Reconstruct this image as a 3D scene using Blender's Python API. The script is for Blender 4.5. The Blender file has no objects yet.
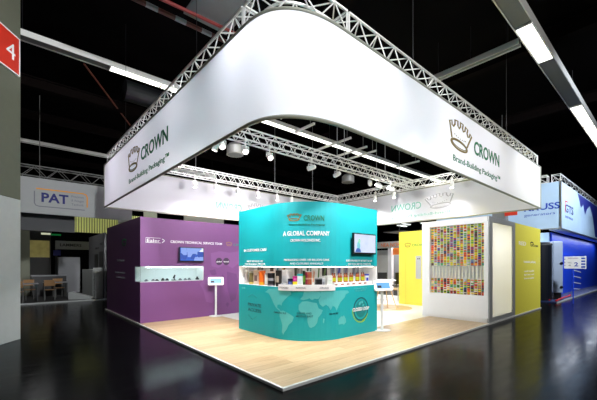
import bpy, bmesh, math, random
from mathutils import Vector, Matrix
random.seed(7)
sc = bpy.context.scene
COL = sc.collection
PI = math.pi

# ------------------------------------------------------------------ camera, world, exposure, added fill lights
# booth frame: X along the right edge of the platform, Y along its left edge, Z up, metres
FW = Vector((0.6597, 0.7515, 0)).normalized()
RT = Vector((0.7515, -0.6597, 0)).normalized()
cam_d = bpy.data.cameras.new('camera')
cam = bpy.data.objects.new('camera', cam_d); COL.objects.link(cam)
cam.location = (-2.660, -3.328, 1.62)
cam.rotation_euler = Matrix((RT, Vector((0, 0, 1)), -FW)).transposed().to_euler()
cam_d.sensor_width = 36; cam_d.lens = 334 / 597 * 36; cam_d.shift_y = 64 / 597
cam_d.clip_end = 300
sc.camera = cam
w = bpy.data.worlds.new('hall_world'); sc.world = w; w.use_nodes = True
w.node_tree.nodes['Background'].inputs[0].default_value = (0.6, 0.7, 1, 1)
w.node_tree.nodes['Background'].inputs[1].default_value = 0.004
sc.view_settings.view_transform = 'Standard'
sc.view_settings.look = 'None'
sc.view_settings.gamma = 1
sc.view_settings.use_curve_mapping = False
sc.view_settings.exposure = 0.0

SPOT_W = 580        # watts of a stage spotlight
WASH = 0.19         # banner wash, relative to a spotlight
TUBE = 2.6          # radiance of the fluorescent battens
def fill_lamp(name, loc, target, size, watts, col):
    d = bpy.data.lights.new(name, 'AREA'); d.shape = 'DISK'; d.size = size; d.energy = watts; d.color = col; d.spread = math.radians(90)
    o = bpy.data.objects.new(name, d); COL.objects.link(o); o.location = loc
    o.rotation_euler = (Vector(target) - Vector(loc)).to_track_quat('-Z', 'Y').to_euler()
fill_lamp('fill_floodlight', (-1.4, -9.0, 8.9), (-1.8, 10, 3.6), 1.0, 600, (0.95, 0.97, 1.0))  # unseen fill added for the left pillar and the PAT fascia
fill_lamp('fill_floodlight', (10.5, -6.5, 8.2), (15.6, 1.6, 3.6), 1.0, 420, (0.86, 0.92, 1.0))  # unseen fill added for the left face of the blue stand
fill_lamp('fill_floodlight', (6.5, -9.0, 7.8), (6.5, 0, 3.6), 1.0, 165, (1.0, 0.99, 0.97))  # unseen fill added for the front faces of the main stand

# ------------------------------------------------------------------ materials
def lin(c):
    return tuple(((v / 255) / 12.92 if v / 255 <= 0.04045 else ((v / 255 + 0.055) / 1.055) ** 2.4) for v in c)
MATS = {}
def mat(name, rgb, rough=0.5, metal=0.0, emit=0.0, noise=0.0, nscale=8.0, bump=0.0, spec=None):
    if name in MATS: return MATS[name]
    m = bpy.data.materials.new(name); m.use_nodes = True; nt = m.node_tree
    b = nt.nodes['Principled BSDF']; c = (*lin(rgb), 1)
    b.inputs['Base Color'].default_value = c
    b.inputs['Roughness'].default_value = rough; b.inputs['Metallic'].default_value = metal
    if spec is not None: b.inputs['Specular IOR Level'].default_value = spec
    if emit:
        b.inputs['Emission Color'].default_value = c; b.inputs['Emission Strength'].default_value = emit
    tc = nt.nodes.new('ShaderNodeTexCoord'); n = nt.nodes.new('ShaderNodeTexNoise')
    n.inputs['Scale'].default_value = nscale; n.inputs['Detail'].default_value = 4
    nt.links.new(tc.outputs['Object'], n.inputs['Vector'])
    if noise:
        mx = nt.nodes.new('ShaderNodeMix'); mx.data_type = 'RGBA'
        mx.inputs['A'].default_value = tuple(v * (1 - noise) for v in c[:3]) + (1,)
        mx.inputs['B'].default_value = tuple(min(1, v * (1 + noise)) for v in c[:3]) + (1,)
        nt.links.new(n.outputs['Fac'], mx.inputs['Factor']); nt.links.new(mx.outputs['Result'], b.inputs['Base Color'])
    if bump:
        bp = nt.nodes.new('ShaderNodeBump'); bp.inputs['Strength'].default_value = bump; bp.inputs['Distance'].default_value = 0.01
        nt.links.new(n.outputs['Fac'], bp.inputs['Height']); nt.links.new(bp.outputs['Normal'], b.inputs['Normal'])
    MATS[name] = m; return m

def fabric_mat(name, rgb, trans):
    m = bpy.data.materials.new(name); m.use_nodes = True; nt = m.node_tree
    for n in list(nt.nodes):
        if n.type != 'OUTPUT_MATERIAL': nt.nodes.remove(n)
    out = [n for n in nt.nodes][0]
    d = nt.nodes.new('ShaderNodeBsdfDiffuse'); t = nt.nodes.new('ShaderNodeBsdfTranslucent'); mx = nt.nodes.new('ShaderNodeMixShader')
    tc = nt.nodes.new('ShaderNodeTexCoord'); ns = nt.nodes.new('ShaderNodeTexNoise'); ns.inputs['Scale'].default_value = 0.9
    ra = nt.nodes.new('ShaderNodeMix'); ra.data_type = 'RGBA'
    c = lin(rgb)
    ra.inputs['A'].default_value = tuple(v * 0.97 for v in c) + (1,); ra.inputs['B'].default_value = c + (1,)
    nt.links.new(tc.outputs['Object'], ns.inputs['Vector']); nt.links.new(ns.outputs['Fac'], ra.inputs['Factor'])
    nt.links.new(ra.outputs['Result'], d.inputs['Color']); nt.links.new(ra.outputs['Result'], t.inputs['Color'])
    mx.inputs['Fac'].default_value = trans
    nt.links.new(d.outputs[0], mx.inputs[1]); nt.links.new(t.outputs[0], mx.inputs[2]); nt.links.new(mx.outputs[0], out.inputs['Surface'])
    return m

def wood_mat(name, a, b, rot=0.0, plank=(1.3, 0.19)):
    m = bpy.data.materials.new(name); m.use_nodes = True; nt = m.node_tree; bs = nt.nodes['Principled BSDF']
    tc = nt.nodes.new('ShaderNodeTexCoord'); mp = nt.nodes.new('ShaderNodeMapping'); mp.inputs['Rotation'].default_value = (0, 0, rot)
    br = nt.nodes.new('ShaderNodeTexBrick'); br.inputs['Scale'].default_value = 1
    br.inputs['Brick Width'].default_value = plank[0]; br.inputs['Row Height'].default_value = plank[1]
    br.inputs['Mortar Size'].default_value = 0.003; br.inputs['Mortar Smooth'].default_value = 0.3; br.offset = 0.37
    br.inputs['Color1'].default_value = (*lin(a), 1); br.inputs['Color2'].default_value = (*lin(b), 1)
    br.inputs['Mortar'].default_value = (*[v * 0.55 for v in lin(b)], 1)
    mp2 = nt.nodes.new('ShaderNodeMapping'); mp2.inputs['Scale'].default_value = (1.6, 26, 1)
    ns = nt.nodes.new('ShaderNodeTexNoise'); ns.inputs['Scale'].default_value = 1.5; ns.inputs['Detail'].default_value = 6
    mx = nt.nodes.new('ShaderNodeMix'); mx.data_type = 'RGBA'; mx.blend_type = 'MULTIPLY'; mx.inputs['Factor'].default_value = 0.55
    cr = nt.nodes.new('ShaderNodeValToRGB'); cr.color_ramp.elements[0].position = 0.3; cr.color_ramp.elements[0].color = (0.52, 0.45, 0.37, 1)
    cr.color_ramp.elements[1].position = 0.7; cr.color_ramp.elements[1].color = (1, 1, 1, 1)
    L = nt.links.new
    L(tc.outputs['Object'], mp.inputs['Vector']); L(mp.outputs[0], br.inputs['Vector']); L(mp.outputs[0], mp2.inputs['Vector'])
    L(mp2.outputs[0], ns.inputs['Vector']); L(ns.outputs['Fac'], cr.inputs['Fac'])
    L(br.outputs['Color'], mx.inputs['A']); L(cr.outputs['Color'], mx.inputs['B']); L(mx.outputs['Result'], bs.inputs['Base Color'])
    bs.inputs['Roughness'].default_value = 0.38
    return m

def floor_mat():
    m = bpy.data.materials.new('black_hall_floor'); m.use_nodes = True; nt = m.node_tree; bs = nt.nodes['Principled BSDF']
    L = nt.links.new
    tc = nt.nodes.new('ShaderNodeTexCoord'); mp = nt.nodes.new('ShaderNodeMapping'); mp.inputs['Scale'].default_value = (0.9, 5.0, 1)
    mp.inputs['Rotation'].default_value = (0, 0, 0.62)
    ns = nt.nodes.new('ShaderNodeTexNoise'); ns.inputs['Scale'].default_value = 1.6; ns.inputs['Detail'].default_value = 8; ns.inputs['Roughness'].default_value = 0.65
    L(tc.outputs['Object'], mp.inputs['Vector']); L(mp.outputs[0], ns.inputs['Vector'])
    cr = nt.nodes.new('ShaderNodeValToRGB')
    cr.color_ramp.elements[0].position = 0.35; cr.color_ramp.elements[0].color = (0.0016, 0.0016, 0.002, 1)
    cr.color_ramp.elements[1].position = 0.75; cr.color_ramp.elements[1].color = (0.005, 0.005, 0.0055, 1)
    L(ns.outputs['Fac'], cr.inputs['Fac']); L(cr.outputs['Color'], bs.inputs['Base Color'])
    rr = nt.nodes.new('ShaderNodeMapRange'); rr.inputs['From Min'].default_value = 0.3; rr.inputs['From Max'].default_value = 0.7
    rr.inputs['To Min'].default_value = 0.10; rr.inputs['To Max'].default_value = 0.22
    L(ns.outputs['Fac'], rr.inputs['Value']); L(rr.outputs['Result'], bs.inputs['Roughness'])
    bp = nt.nodes.new('ShaderNodeBump'); bp.inputs['Strength'].default_value = 0.12; bp.inputs['Distance'].default_value = 0.01
    L(ns.outputs['Fac'], bp.inputs['Height']); L(bp.outputs['Normal'], bs.inputs['Normal'])
    bs.inputs['Specular IOR Level'].default_value = 0.035
    return m

ALU = mat('brushed_aluminium', (222, 222, 218), 0.42, 0.35, noise=0.05)
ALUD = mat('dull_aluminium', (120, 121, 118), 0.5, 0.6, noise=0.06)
RIM = mat('banner_rim', (150, 152, 138), 0.5, 0.3, noise=0.04)
FAB = fabric_mat('stretched_white_fabric', (240, 240, 246), 0.5)
GREEN_INK = mat('green_ink', (0, 112, 72), 0.6, noise=0.05)
BRONZE_INK = mat('bronze_ink', (122, 104, 44), 0.6, noise=0.05)
GHOST_G = mat('ink_showing_through_green', (120, 186, 172), 0.8, noise=0.03)
GHOST_B = mat('ink_showing_through_grey', (165, 165, 172), 0.8, noise=0.03)
PURPLE = mat('purple_laminate', (114, 64, 119), 0.55, noise=0.03)
PURPLE2 = mat('purple_print_pale', (125, 76, 131), 0.55, noise=0.03)
PURPLE3 = mat('purple_print_dark', (101, 54, 107), 0.55, noise=0.03)
TEAL = mat('teal_laminate', (0, 164, 172), 0.6, noise=0.02)
TEAL2 = mat('teal_print_pale', (84, 186, 188), 0.45, noise=0.05)
TEALD = mat('teal_print_dark', (0, 88, 96), 0.5, noise=0.03)
YEL = mat('yellow_laminate', (224, 213, 78), 0.45, noise=0.03)
WHITE = mat('white_laminate', (236, 236, 236), 0.4, noise=0.02)
WHITEF = mat('white_floor_covering', (238, 236, 230), 0.35, noise=0.03)
INKW = mat('white_ink', (245, 245, 245), 0.6, noise=0.02)
INKG = mat('grey_ink', (120, 122, 130), 0.6, noise=0.02)
INKK = mat('dark_ink', (40, 42, 40), 0.6, noise=0.02)
NAVY = mat('navy_ink', (20, 26, 110), 0.6, noise=0.02)
ORNG = mat('orange_ink', (240, 160, 30), 0.6, noise=0.02)
BLK = mat('black_plastic', (16, 16, 18), 0.4, noise=0.05)
DGREY = mat('dark_grey_panel', (54, 56, 58), 0.6, noise=0.05)
MGREY = mat('mid_grey_panel', (120, 122, 126), 0.6, noise=0.05)
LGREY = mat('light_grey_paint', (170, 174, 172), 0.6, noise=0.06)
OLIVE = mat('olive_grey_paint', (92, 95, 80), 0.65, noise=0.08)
REDP = mat('red_sign_paint', (205, 48, 30), 0.5, noise=0.04)
REDPIPE = mat('red_pipe_paint', (120, 18, 12), 0.5, noise=0.04)
BLUE = mat('blue_laminate', (18, 66, 214), 0.45, noise=0.04)
LBLUE = mat('pale_blue_print', (176, 202, 226), 0.5, noise=0.12, nscale=2.0)
BLUEINK = mat('blue_ink', (20, 60, 170), 0.5, noise=0.04)
WOOD = wood_mat('pale_oak_planks', (214, 187, 146), (194, 163, 120))
WOOD2 = mat('pale_wood', (214, 178, 128), 0.5, noise=0.12, nscale=14)
FLOOR = floor_mat()
CEIL = mat('near_black_roof', (9, 8, 8), 0.9, spec=0.03, noise=0.25, nscale=0.8)  # one near-black roof tone with slight random mottling
WALLD = mat('dark_hall_wall', (11, 11, 12), 0.9, spec=0.03, noise=0.2, nscale=0.5)
TUBEM = mat('lit_tube', (250, 252, 240), 0.5, emit=TUBE, noise=0.0)
LENS = mat('lit_lens', (255, 250, 240), 0.5, emit=28)

# ------------------------------------------------------------------ mesh helpers
class MB:
    def __init__(s): s.v = []; s.f = []; s.m = []
    def add(s, vs, fs, mi=0):
        n = len(s.v); s.v += [Vector(p) for p in vs]; s.f += [tuple(i + n for i in f) for f in fs]; s.m += [mi] * len(fs)
    def box(s, x0, x1, y0, y1, z0, z1, mi=0, M=None):
        vs = [Vector((x, y, z)) for z in (z0, z1) for y in (y0, y1) for x in (x0, x1)]
        if M: vs = [M @ p for p in vs]
        s.add(vs, [(0, 2, 3, 1), (4, 5, 7, 6), (0, 1, 5, 4), (2, 6, 7, 3), (0, 4, 6, 2), (1, 3, 7, 5)], mi); return s
    def prism(s, pts, z0, z1, mi=0, M=None):
        n = len(pts); vs = [Vector((p[0], p[1], z)) for z in (z0, z1) for p in pts]
        if M: vs = [M @ p for p in vs]
        s.add(vs, [tuple(reversed(range(n))), tuple(range(n, 2 * n))] + [(i, (i + 1) % n, n + (i + 1) % n, n + i) for i in range(n)], mi); return s
    def tube(s, p, q, r, n=8, mi=0, r2=None, cap=True):
        p = Vector(p); q = Vector(q); d = (q - p).normalized(); r2 = r if r2 is None else r2
        a = d.orthogonal().normalized(); b = d.cross(a)
        vs = []
        for c, rr in ((p, r), (q, r2)):
            for k in range(n):
                t = 2 * PI * k / n; vs.append(c + a * rr * math.cos(t) + b * rr * math.sin(t))
        fs = [(k, (k + 1) % n, n + (k + 1) % n, n + k) for k in range(n)]
        if cap: fs += [tuple(reversed(range(n))), tuple(range(n, 2 * n))]
        s.add(vs, fs, mi); return s
    def path(s, pts, r, n=8, mi=0):
        pts = [Vector(p) for p in pts]; vs = []; k0 = None
        a = None
        for i, p in enumerate(pts):
            d = (pts[min(i + 1, len(pts) - 1)] - pts[max(i - 1, 0)]).normalized()
            a = d.orthogonal().normalized() if a is None else (a - d * a.dot(d)).normalized()
            b = d.cross(a)
            for k in range(n):
                t = 2 * PI * k / n; vs.append(p + a * r * math.cos(t) + b * r * math.sin(t))
        fs = []
        for i in range(len(pts) - 1):
            for k in range(n):
                fs.append((i * n + k, i * n + (k + 1) % n, (i + 1) * n + (k + 1) % n, (i + 1) * n + k))
        e = (len(pts) - 1) * n
        fs += [tuple(reversed(range(n))), tuple(range(e, e + n))]
        s.add(vs, fs, mi); return s
    def lathe(s, prof, n=20, mi=None, c=(0, 0, 0)):
        m = len(prof); vs = []; c = Vector(c)
        for (r, z) in prof:
            for k in range(n):
                t = 2 * PI * k / n; vs.append(c + Vector((r * math.cos(t), r * math.sin(t), z)))
        n0 = len(s.v); s.v += vs
        for i in range(m - 1):
            for k in range(n):
                s.f.append((n0 + i * n + k, n0 + i * n + (k + 1) % n, n0 + (i + 1) * n + (k + 1) % n, n0 + (i + 1) * n + k))
                s.m.append(mi[i] if isinstance(mi, (list, tuple)) else (mi or 0))
        last = mi[-1] if isinstance(mi, (list, tuple)) else (mi or 0); first = mi[0] if isinstance(mi, (list, tuple)) else (mi or 0)
        s.f.append(tuple(n0 + k for k in reversed(range(n)))); s.m.append(first)
        s.f.append(tuple(n0 + (m - 1) * n + k for k in range(n))); s.m.append(last)
        return s
    def build(s, name, mats, parent=None, bevel=0.0, smooth=False):
        if not isinstance(mats, (list, tuple)): mats = [mats]
        off = world_loc(parent) if parent else Vector((0, 0, 0))
        me = bpy.data.meshes.new(name); me.from_pydata([tuple(p - off) for p in s.v], [], s.f)
        for m in mats: me.materials.append(m)
        for p, i in zip(me.polygons, s.m): p.material_index = i; p.use_smooth = smooth
        bm = bmesh.new(); bm.from_mesh(me); bmesh.ops.recalc_face_normals(bm, faces=bm.faces); bm.to_mesh(me); bm.free()
        o = bpy.data.objects.new(name, me); COL.objects.link(o)
        if parent: o.parent = parent
        if bevel:
            b = o.modifiers.new('bevel', 'BEVEL'); b.width = bevel; b.segments = 2; b.limit_method = 'ANGLE'
        return o
def world_loc(o):
    v = Vector((0, 0, 0))
    while o is not None: v = v + o.location; o = o.parent
    return v
def thing(name, label, cat, loc=(0, 0, 0), group=None):
    o = bpy.data.objects.new(name, None); COL.objects.link(o); o.location = loc; o.empty_display_size = 0.1
    o['label'] = label; o['category'] = cat
    if group: o['group'] = group
    return o
def tag(o, label, cat, group=None, kind=None):
    o['label'] = label; o['category'] = cat
    if group: o['group'] = group
    if kind: o['kind'] = kind
    return o
def struct(name, mb, m):
    o = mb.build(name, m); o['kind'] = 'structure'; return o
def dup(root, loc, label, rot=None, group=None):
    r = root.copy(); COL.objects.link(r); r.location = loc; r['label'] = label
    if rot is not None: r.rotation_euler = rot
    if group: r['group'] = group
    for ch in [c for c in COL.objects if c.parent == root]:
        c = ch.copy(); COL.objects.link(c); c.parent = r
        for g in [x for x in COL.objects if x.parent == ch]:
            d = g.copy(); COL.objects.link(d); d.parent = c
    return r
def B(*a): return MB().box(*a)

# flat print helpers: a surface maps (u, v, n) to a point
def plane(o, U, V):
    o = Vector(o); U = Vector(U).normalized(); V = Vector(V).normalized(); N = U.cross(V)
    return lambda u, v, n: o + U * u + V * v + N * n
def text(surf, u, v, width, height, s, name, m, parent, align='L', depth=0.004, bold=0.0, lift=0.001):
    cu = bpy.data.curves.new('t', 'FONT'); cu.body = s; cu.offset = bold; cu.resolution_u = 3
    o = bpy.data.objects.new('t', cu); COL.objects.link(o)
    me = bpy.data.meshes.new_from_object(o.evaluated_get(bpy.context.evaluated_depsgraph_get()))
    COL.objects.unlink(o); bpy.data.objects.remove(o); bpy.data.curves.remove(cu)
    xs = [q.co.x for q in me.vertices]; ys = [q.co.y for q in me.vertices]
    x0, x1 = min(xs), max(xs); sx = width / (x1 - x0); sy = height / 0.72
    mb = MB(); n = len(me.vertices)
    a = 0 if align == 'L' else (-width / 2 if align == 'C' else -width)
    front = [surf(u + a + (q.co.x - x0) * sx, v + q.co.y * sy, lift + depth) for q in me.vertices]
    mb.add(front, [tuple(p.vertices) for p in me.polygons])
    cnt = {}
    for p in me.polygons:
        for e in p.edge_keys: cnt[e] = cnt.get(e, 0) + 1
    back = [surf(u + a + (q.co.x - x0) * sx, v + q.co.y * sy, 0.0) for q in me.vertices]
    n0 = len(mb.v); mb.v += back
    for (i, j), c in cnt.items():
        if c == 1: mb.f.append((i, j, n0 + j, n0 + i)); mb.m.append(0)
    bpy.data.meshes.remove(me)
    return mb.build(name, m, parent)
def ribbon(surf, pts, wd, mb=None, closed=False, n1=0.005):
    mb = mb or MB(); P = [Vector((p[0], p[1])) for p in pts]; k = len(P); L = []; R = []
    for i in range(k):
        a = P[i - 1] if (i or closed) else P[i]; b = P[(i + 1) % k] if (i < k - 1 or closed) else P[i]
        d = (b - a).normalized(); nn = Vector((-d.y, d.x)) * (wd / 2); L.append(P[i] + nn); R.append(P[i] - nn)
    vs = []
    for n in (0.0, n1):
        vs += [surf(p.x, p.y, n) for p in L] + [surf(p.x, p.y, n) for p in R]
    fs = []
    for i in range(k if closed else k - 1):
        j = (i + 1) % k
        fs += [(2 * k + i, 2 * k + j, 3 * k + j, 3 * k + i), (i, j, 2 * k + j, 2 * k + i), (k + i, k + j, 3 * k + j, 3 * k + i)]
    mb.add(vs, fs); return mb
def ellipse(cx, cy, a, b, rot=0.0, n=28):
    return [(cx + a * math.cos(t) * math.cos(rot) - b * math.sin(t) * math.sin(rot), cy + a * math.cos(t) * math.sin(rot) + b * math.sin(t) * math.cos(rot)) for t in [2 * PI * k / n for k in range(n)]]
def fill(surf, poly, mb=None, n1=0.004, step=0.12):
    """a printed shape, cut in strips so that it can follow a curved wall"""
    bm = bmesh.new(); vs = [bm.verts.new((p[0], p[1], 0)) for p in poly]; f = bm.faces.new(vs)
    x0 = min(p[0] for p in poly); x1 = max(p[0] for p in poly); x = x0 + step
    bmesh.ops.triangulate(bm, faces=list(bm.faces))
    while x < x1:
        bmesh.ops.bisect_plane(bm, geom=list(bm.verts) + list(bm.edges) + list(bm.faces), plane_co=(x, 0, 0), plane_no=(1, 0, 0)); x += step
    bm.verts.index_update(); mb = mb or MB()
    mb.add([surf(q.co.x, q.co.y, n1) for q in bm.verts], [tuple(q.index for q in f.verts) for f in bm.faces]); bm.free(); return mb
def crown_logo(surf, u, v, w, h, m, parent, tilt=0.0, stroke=0.045, name='crown_emblem', n1=0.005):
    """outlined five-pointed crown: tilted oval base, flaring sides, notched rim, a row of beads"""
    ct, st = math.cos(tilt), math.sin(tilt)
    def S(a, b, n):   # unit space -> wall
        x, y = a - 0.5, b - 0.5; x, y = x * ct - y * st, x * st + y * ct
        return surf(u + x * w, v + y * h, n)
    mb = MB()
    out = [(0.17, 0.30), (0.11, 0.50), (0.02, 0.80), (0.10, 0.86), (0.13, 0.72), (0.19, 0.70), (0.24, 0.82), (0.22, 0.94), (0.34, 0.98), (0.36, 0.82),
           (0.42, 0.76), (0.47, 0.86), (0.45, 1.0), (0.57, 1.0), (0.56, 0.85), (0.61, 0.76), (0.67, 0.82), (0.68, 0.98), (0.79, 0.94), (0.77, 0.81), (0.82, 0.70), (0.88, 0.72),
           (0.91, 0.86), (0.99, 0.80), (0.89, 0.50), (0.83, 0.30)]
    ribbon(S, out, stroke, mb, n1=n1)
    ribbon(S, ellipse(0.5, 0.20, 0.345, 0.15), stroke * 1.15, mb, True, n1)
    ribbon(S, ellipse(0.5, 0.215, 0.30, 0.10), stroke * 0.5, mb, True, n1)
    for k in range(7):
        t = -0.9 + 1.8 * k / 6
        fill(S, ellipse(0.5 + 0.30 * math.sin(t), 0.56 - 0.13 * math.cos(t), 0.018, 0.026, n=8), mb, n1)
    return mb.build(name, m, parent)

# ------------------------------------------------------------------ the hall
struct('floor', B(-16, 62, -16, 44, -0.2, 0), FLOOR)
struct('ceiling', B(-16, 62, -16, 44, 9.2, 9.4), CEIL)
struct('wall_left', B(-16.3, -16, -16, 44, 0, 9.2), WALLD)
struct('wall_back', B(-16, 62, 44, 44.3, 0, 9.2), WALLD)
struct('wall_right', B(62, 62.3, -16, 44, 0, 9.2), WALLD)
struct('wall_front', B(-16, 62, -16.3, -16, 0, 9.2), WALLD)

def beam(p, q, h, wd, label, group):
    p = Vector(p); q = Vector(q); d = (q - p).normalized(); a = Vector((-d.y, d.x, 0)) * wd / 2; t = Vector((0, 0, 0.04)); z = Vector((0, 0, h))
    o = thing('roof_beam', label, 'beam', p, group)
    for nm, lo, hi, k in (('flange', 0, 0.04, 1), ('flange', h - 0.04, h, 1), ('web', 0.04, h - 0.04, 0.12)):
        mb = MB(); vs = [c + s_ * a * k + Vector((0, 0, zz)) for zz in (lo, hi) for c in (p, q) for s_ in (-1, 1)]
        mb.add(vs, [(0, 1, 3, 2), (4, 5, 7, 6), (0, 1, 5, 4), (2, 3, 7, 6), (0, 2, 6, 4), (1, 3, 7, 5)]); mb.build(nm, BEAM, o)
    return o
BEAM = mat('brown_steel', (16, 12, 11), 0.9, spec=0.03, noise=0.1)
for k, x in enumerate((4.2, 10.4, 16.6, 22.8, 29.0)):
    beam((x, -15, 8.65), (x, 43, 8.65), 0.5, 0.3, ('%s dark steel roof beam running away over the stand, counted from the left' % ('first', 'second', 'third', 'fourth', 'fifth')[k]), 'roof beams')
for k, y in enumerate((12.6, 16.2, 23.5)):
    beam((-15, y, 8.2), (60, y, 8.2), 0.4, 0.24, ('dark steel purlin crossing the roof, %s beyond the stand' % ('nearest', 'middle one', 'farthest')[k]), 'roof purlins')

# fluorescent trunking
def trunking(name, p, q, wd, hh, lit, label):
    p = Vector(p); q = Vector(q); d = (q - p).normalized(); L = (q - p).length; a = Vector((-d.y, d.x, 0)); z = Vector((0, 0, 1))
    M = Matrix((d, a, z)).transposed().to_4x4(); M.translation = p
    o = thing(name, label, 'ceiling light', p)
    MB().box(0, L, -wd / 2, wd / 2, 0, hh, 0, M).build('trunking', ALUD, o)
    mb = MB()
    for s_ in (-1, 1): mb.box(0, L, s_ * wd / 2 - 0.012, s_ * wd / 2 + 0.012, -0.03, hh + 0.02, 0, M)
    mb.build('side_rail', ALU, o)
    for t in (0.3, L * 0.5, L - 0.3):
        c = p + d * t; MB().tube((c.x, c.y, p.z + hh), (c.x, c.y, 9.19), 0.012, 5).build('drop_rod', BLK, o)
    for (t0, t1) in lit:
        MB().box(t0, t1, -wd * 0.42, wd * 0.42, -0.045, -0.005, 0, M).build('lit_diffuser', TUBEM, o, 0.01)
        for e0 in (t0 - 0.03, t1): MB().box(e0, e0 + 0.03, -wd * 0.45, wd * 0.45, -0.05, 0, 0, M).build('end_cap', ALU, o)
    return o
segsA = [(2.5 + 1.62 * k, 2.5 + 1.62 * k + 1.58) for k in range(14)]
trunking('fluorescent_batten', (-2.6, 8.85, 8.0), (23, 8.85, 8.0), 0.32, 0.12, segsA, 'long row of lit fluorescent battens crossing above the stand')
trunking('fluorescent_batten', (4.0, -0.58, 8.0), (24, -0.58, 8.0), 0.42, 0.2, [(3.75, 6.0), (10.6, 13.4), (13.5, 16.3), (16.4, 19)], 'wide ceiling light trunking with bright panels above the right aisle')
trunking('fluorescent_batten', (-2.6, 19.2, 8.0), (9, 19.2, 8.0), 0.22, 0.12, [], 'unlit batten row hanging beyond the PAT stand')
trunking('ceiling_rail', (8.48, 2.4, 7.95), (8.48, -0.3, 7.95), 0.2, 0.12, [], 'short pale rail joining the wide right trunking from the left')
# cross arms that carry the long row
for k, (x, y0, y1) in enumerate(((7.6, 7.3, 8.6), (10.1, 7.3, 9.9), (11.7, 7.55, 9.6), (12.6, 7.6, 9.7), (16.1, 7.0, 8.7))):
    o = thing('cross_arm', 'pale hanger arm crossing the lit batten row, %s from the left' % ('first', 'second', 'third', 'fourth', 'fifth')[k], 'hanger', (x, y0, 7.86), 'hanger arms under the roof')
    B(x - 0.045, x + 0.045, y0, y1, 7.78, 7.87).build('arm', mat('arm_white', (235, 235, 230), 0.5, emit=0), o)
    MB().tube((x, y0 + 0.25, 7.9), (x, y0 + 0.25, 9.2), 0.02, 6).build('drop_rod', ALUD, o)

def drum(loc, r, h, label):
    o = thing('pendant_downlight', label, 'ceiling light', loc)
    x, y, z = loc
    MB().lathe([(r * 0.7, z + h), (r, z + h * 0.75), (r, z + 0.05), (r * 1.05, z)], 20, 0, (x, y, 0)).build('drum_housing', ALU, o, smooth=False)
    MB().lathe([(r * 0.85, z - 0.01), (r * 0.85, z + 0.01)], 20, 0, (x, y, 0)).build('lens_plate', LGREY, o)
    MB().tube((x, y, z + h), (x, y, 9.2), 0.025, 6).build('stem', ALUD, o)
drum((6.24, 11.78, 7.25), 0.42, 0.55, 'silver drum lamp under the roof beside the bright spotlight')
drum((14.95, 11.6, 7.2), 0.42, 0.5, 'silver drum lamp under the roof above the yellow cabin')
MB().tube((0.75, 10.6, 8.25), (2.3, 10.6, 8.25), 0.38, 24).build('ventilation_drum', mat('duct_black', (26, 29, 32), 0.5, 0.3, noise=0.1)); MB().tube((1.5, 10.6, 8.6), (1.5, 10.6, 9.19), 0.02, 6).build('hanger_rod', BLK, bpy.data.objects['ventilation_drum'])
tag(bpy.data.objects['ventilation_drum'], 'dark round duct length under the roof beside the lit batten', 'duct')
# roof pipes
o = MB().tube((-0.9, 5.35, 8.3), (6.5, 4.9, 8.3), 0.045, 8).build('sprinkler_pipe', REDPIPE); tag(o, 'bright red sprinkler pipe under the roof, upper left', 'pipe')
o = thing('busbar', 'dark orange striped rail under the roof left of the red pipe', 'rail', (-1.4, 5.75, 8.3))
MB().tube((-1.4, 5.75, 8.3), (6.5, 5.55, 8.3), 0.06, 8).build('rail', mat('rust_orange', (76, 26, 12), 0.6, noise=0.1), o)
for k in range(8):
    x = -0.7 + 0.75 * k; y = 5.75 - 0.2 * (x + 1.4) / 7.9
    MB().tube((x, y, 8.3), (x + 0.3, y - 0.008, 8.3), 0.064, 8).build('pale_band', MGREY, o)
o = MB().tube((-0.68, 9.78, 8.3), (1.84, 14.08, 8.3), 0.03, 6).build('roof_cable', mat('rust_dim', (96, 46, 30), 0.7, noise=0.1)); tag(o, 'thin rust brown cable under the roof, left of the stand', 'cable')
B(1.0, 2.3, 4.1, 5.6, 8.46, 8.52).build('skylight_panel', mat('roof_panel_grey', (120, 122, 122), 0.6, noise=0.05)); tag(bpy.data.objects['skylight_panel'], 'grey roof panel above the rounded corner of the truss', 'panel')

# hall pillars with row signs
def pillar(base, dirv, side, label, sgn, hh, cols):
    d = Vector(dirv).normalized(); n = Vector((d.y, -d.x, 0))    # n points out of the signed face
    M = Matrix((d, -n, Vector((0, 0, 1)))).transposed().to_4x4(); M.translation = Vector(base)
    o = thing('hall_pillar', label, 'pillar', base)
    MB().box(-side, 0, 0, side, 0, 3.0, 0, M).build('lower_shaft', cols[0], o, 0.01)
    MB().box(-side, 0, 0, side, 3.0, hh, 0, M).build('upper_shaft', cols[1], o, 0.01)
    MB().box(-side + 0.05, -0.05, 0.05, side - 0.05, -0.001, 0.09, 0, M).build('plinth', BLK, o)
    return o, M
# big pillar at the left edge of the view
dv = FW - RT * 0.085
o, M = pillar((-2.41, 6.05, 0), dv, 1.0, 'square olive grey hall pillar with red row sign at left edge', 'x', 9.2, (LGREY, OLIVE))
o2 = thing('row_sign', 'red row sign with white 4 on the left pillar', 'sign', (-2.41, 6.05, 5.6))
MB().box(-0.97, -0.09, -0.03, -0.002, 5.63, 6.42, 0, M).build('sign_board', REDP, o2)
mb = MB()
for s_ in (5.62, 6.40): mb.box(-0.98, -0.08, -0.034, -0.002, s_, s_ + 0.025, 0, M)
mb.box(-0.085, -0.065, -0.034, -0.002, 5.62, 6.425, 0, M); mb.build('sign_edging', INKW, o2)
sf = plane(M @ Vector((-0.97, -0.031, 5.63)), (M.to_3x3() @ Vector((1, 0, 0))), (0, 0, 1))
text(sf, 0.53, 0.24, 0.24, 0.34, '4', 'row_number', INKW, o2, 'L')
o, M = pillar((13.9, 1.75, 0), (0, -1, 0), 0.5, 'grey sign pillar with small red sign behind the olive wall', 'x', 4.6, (MGREY, MGREY))
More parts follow.
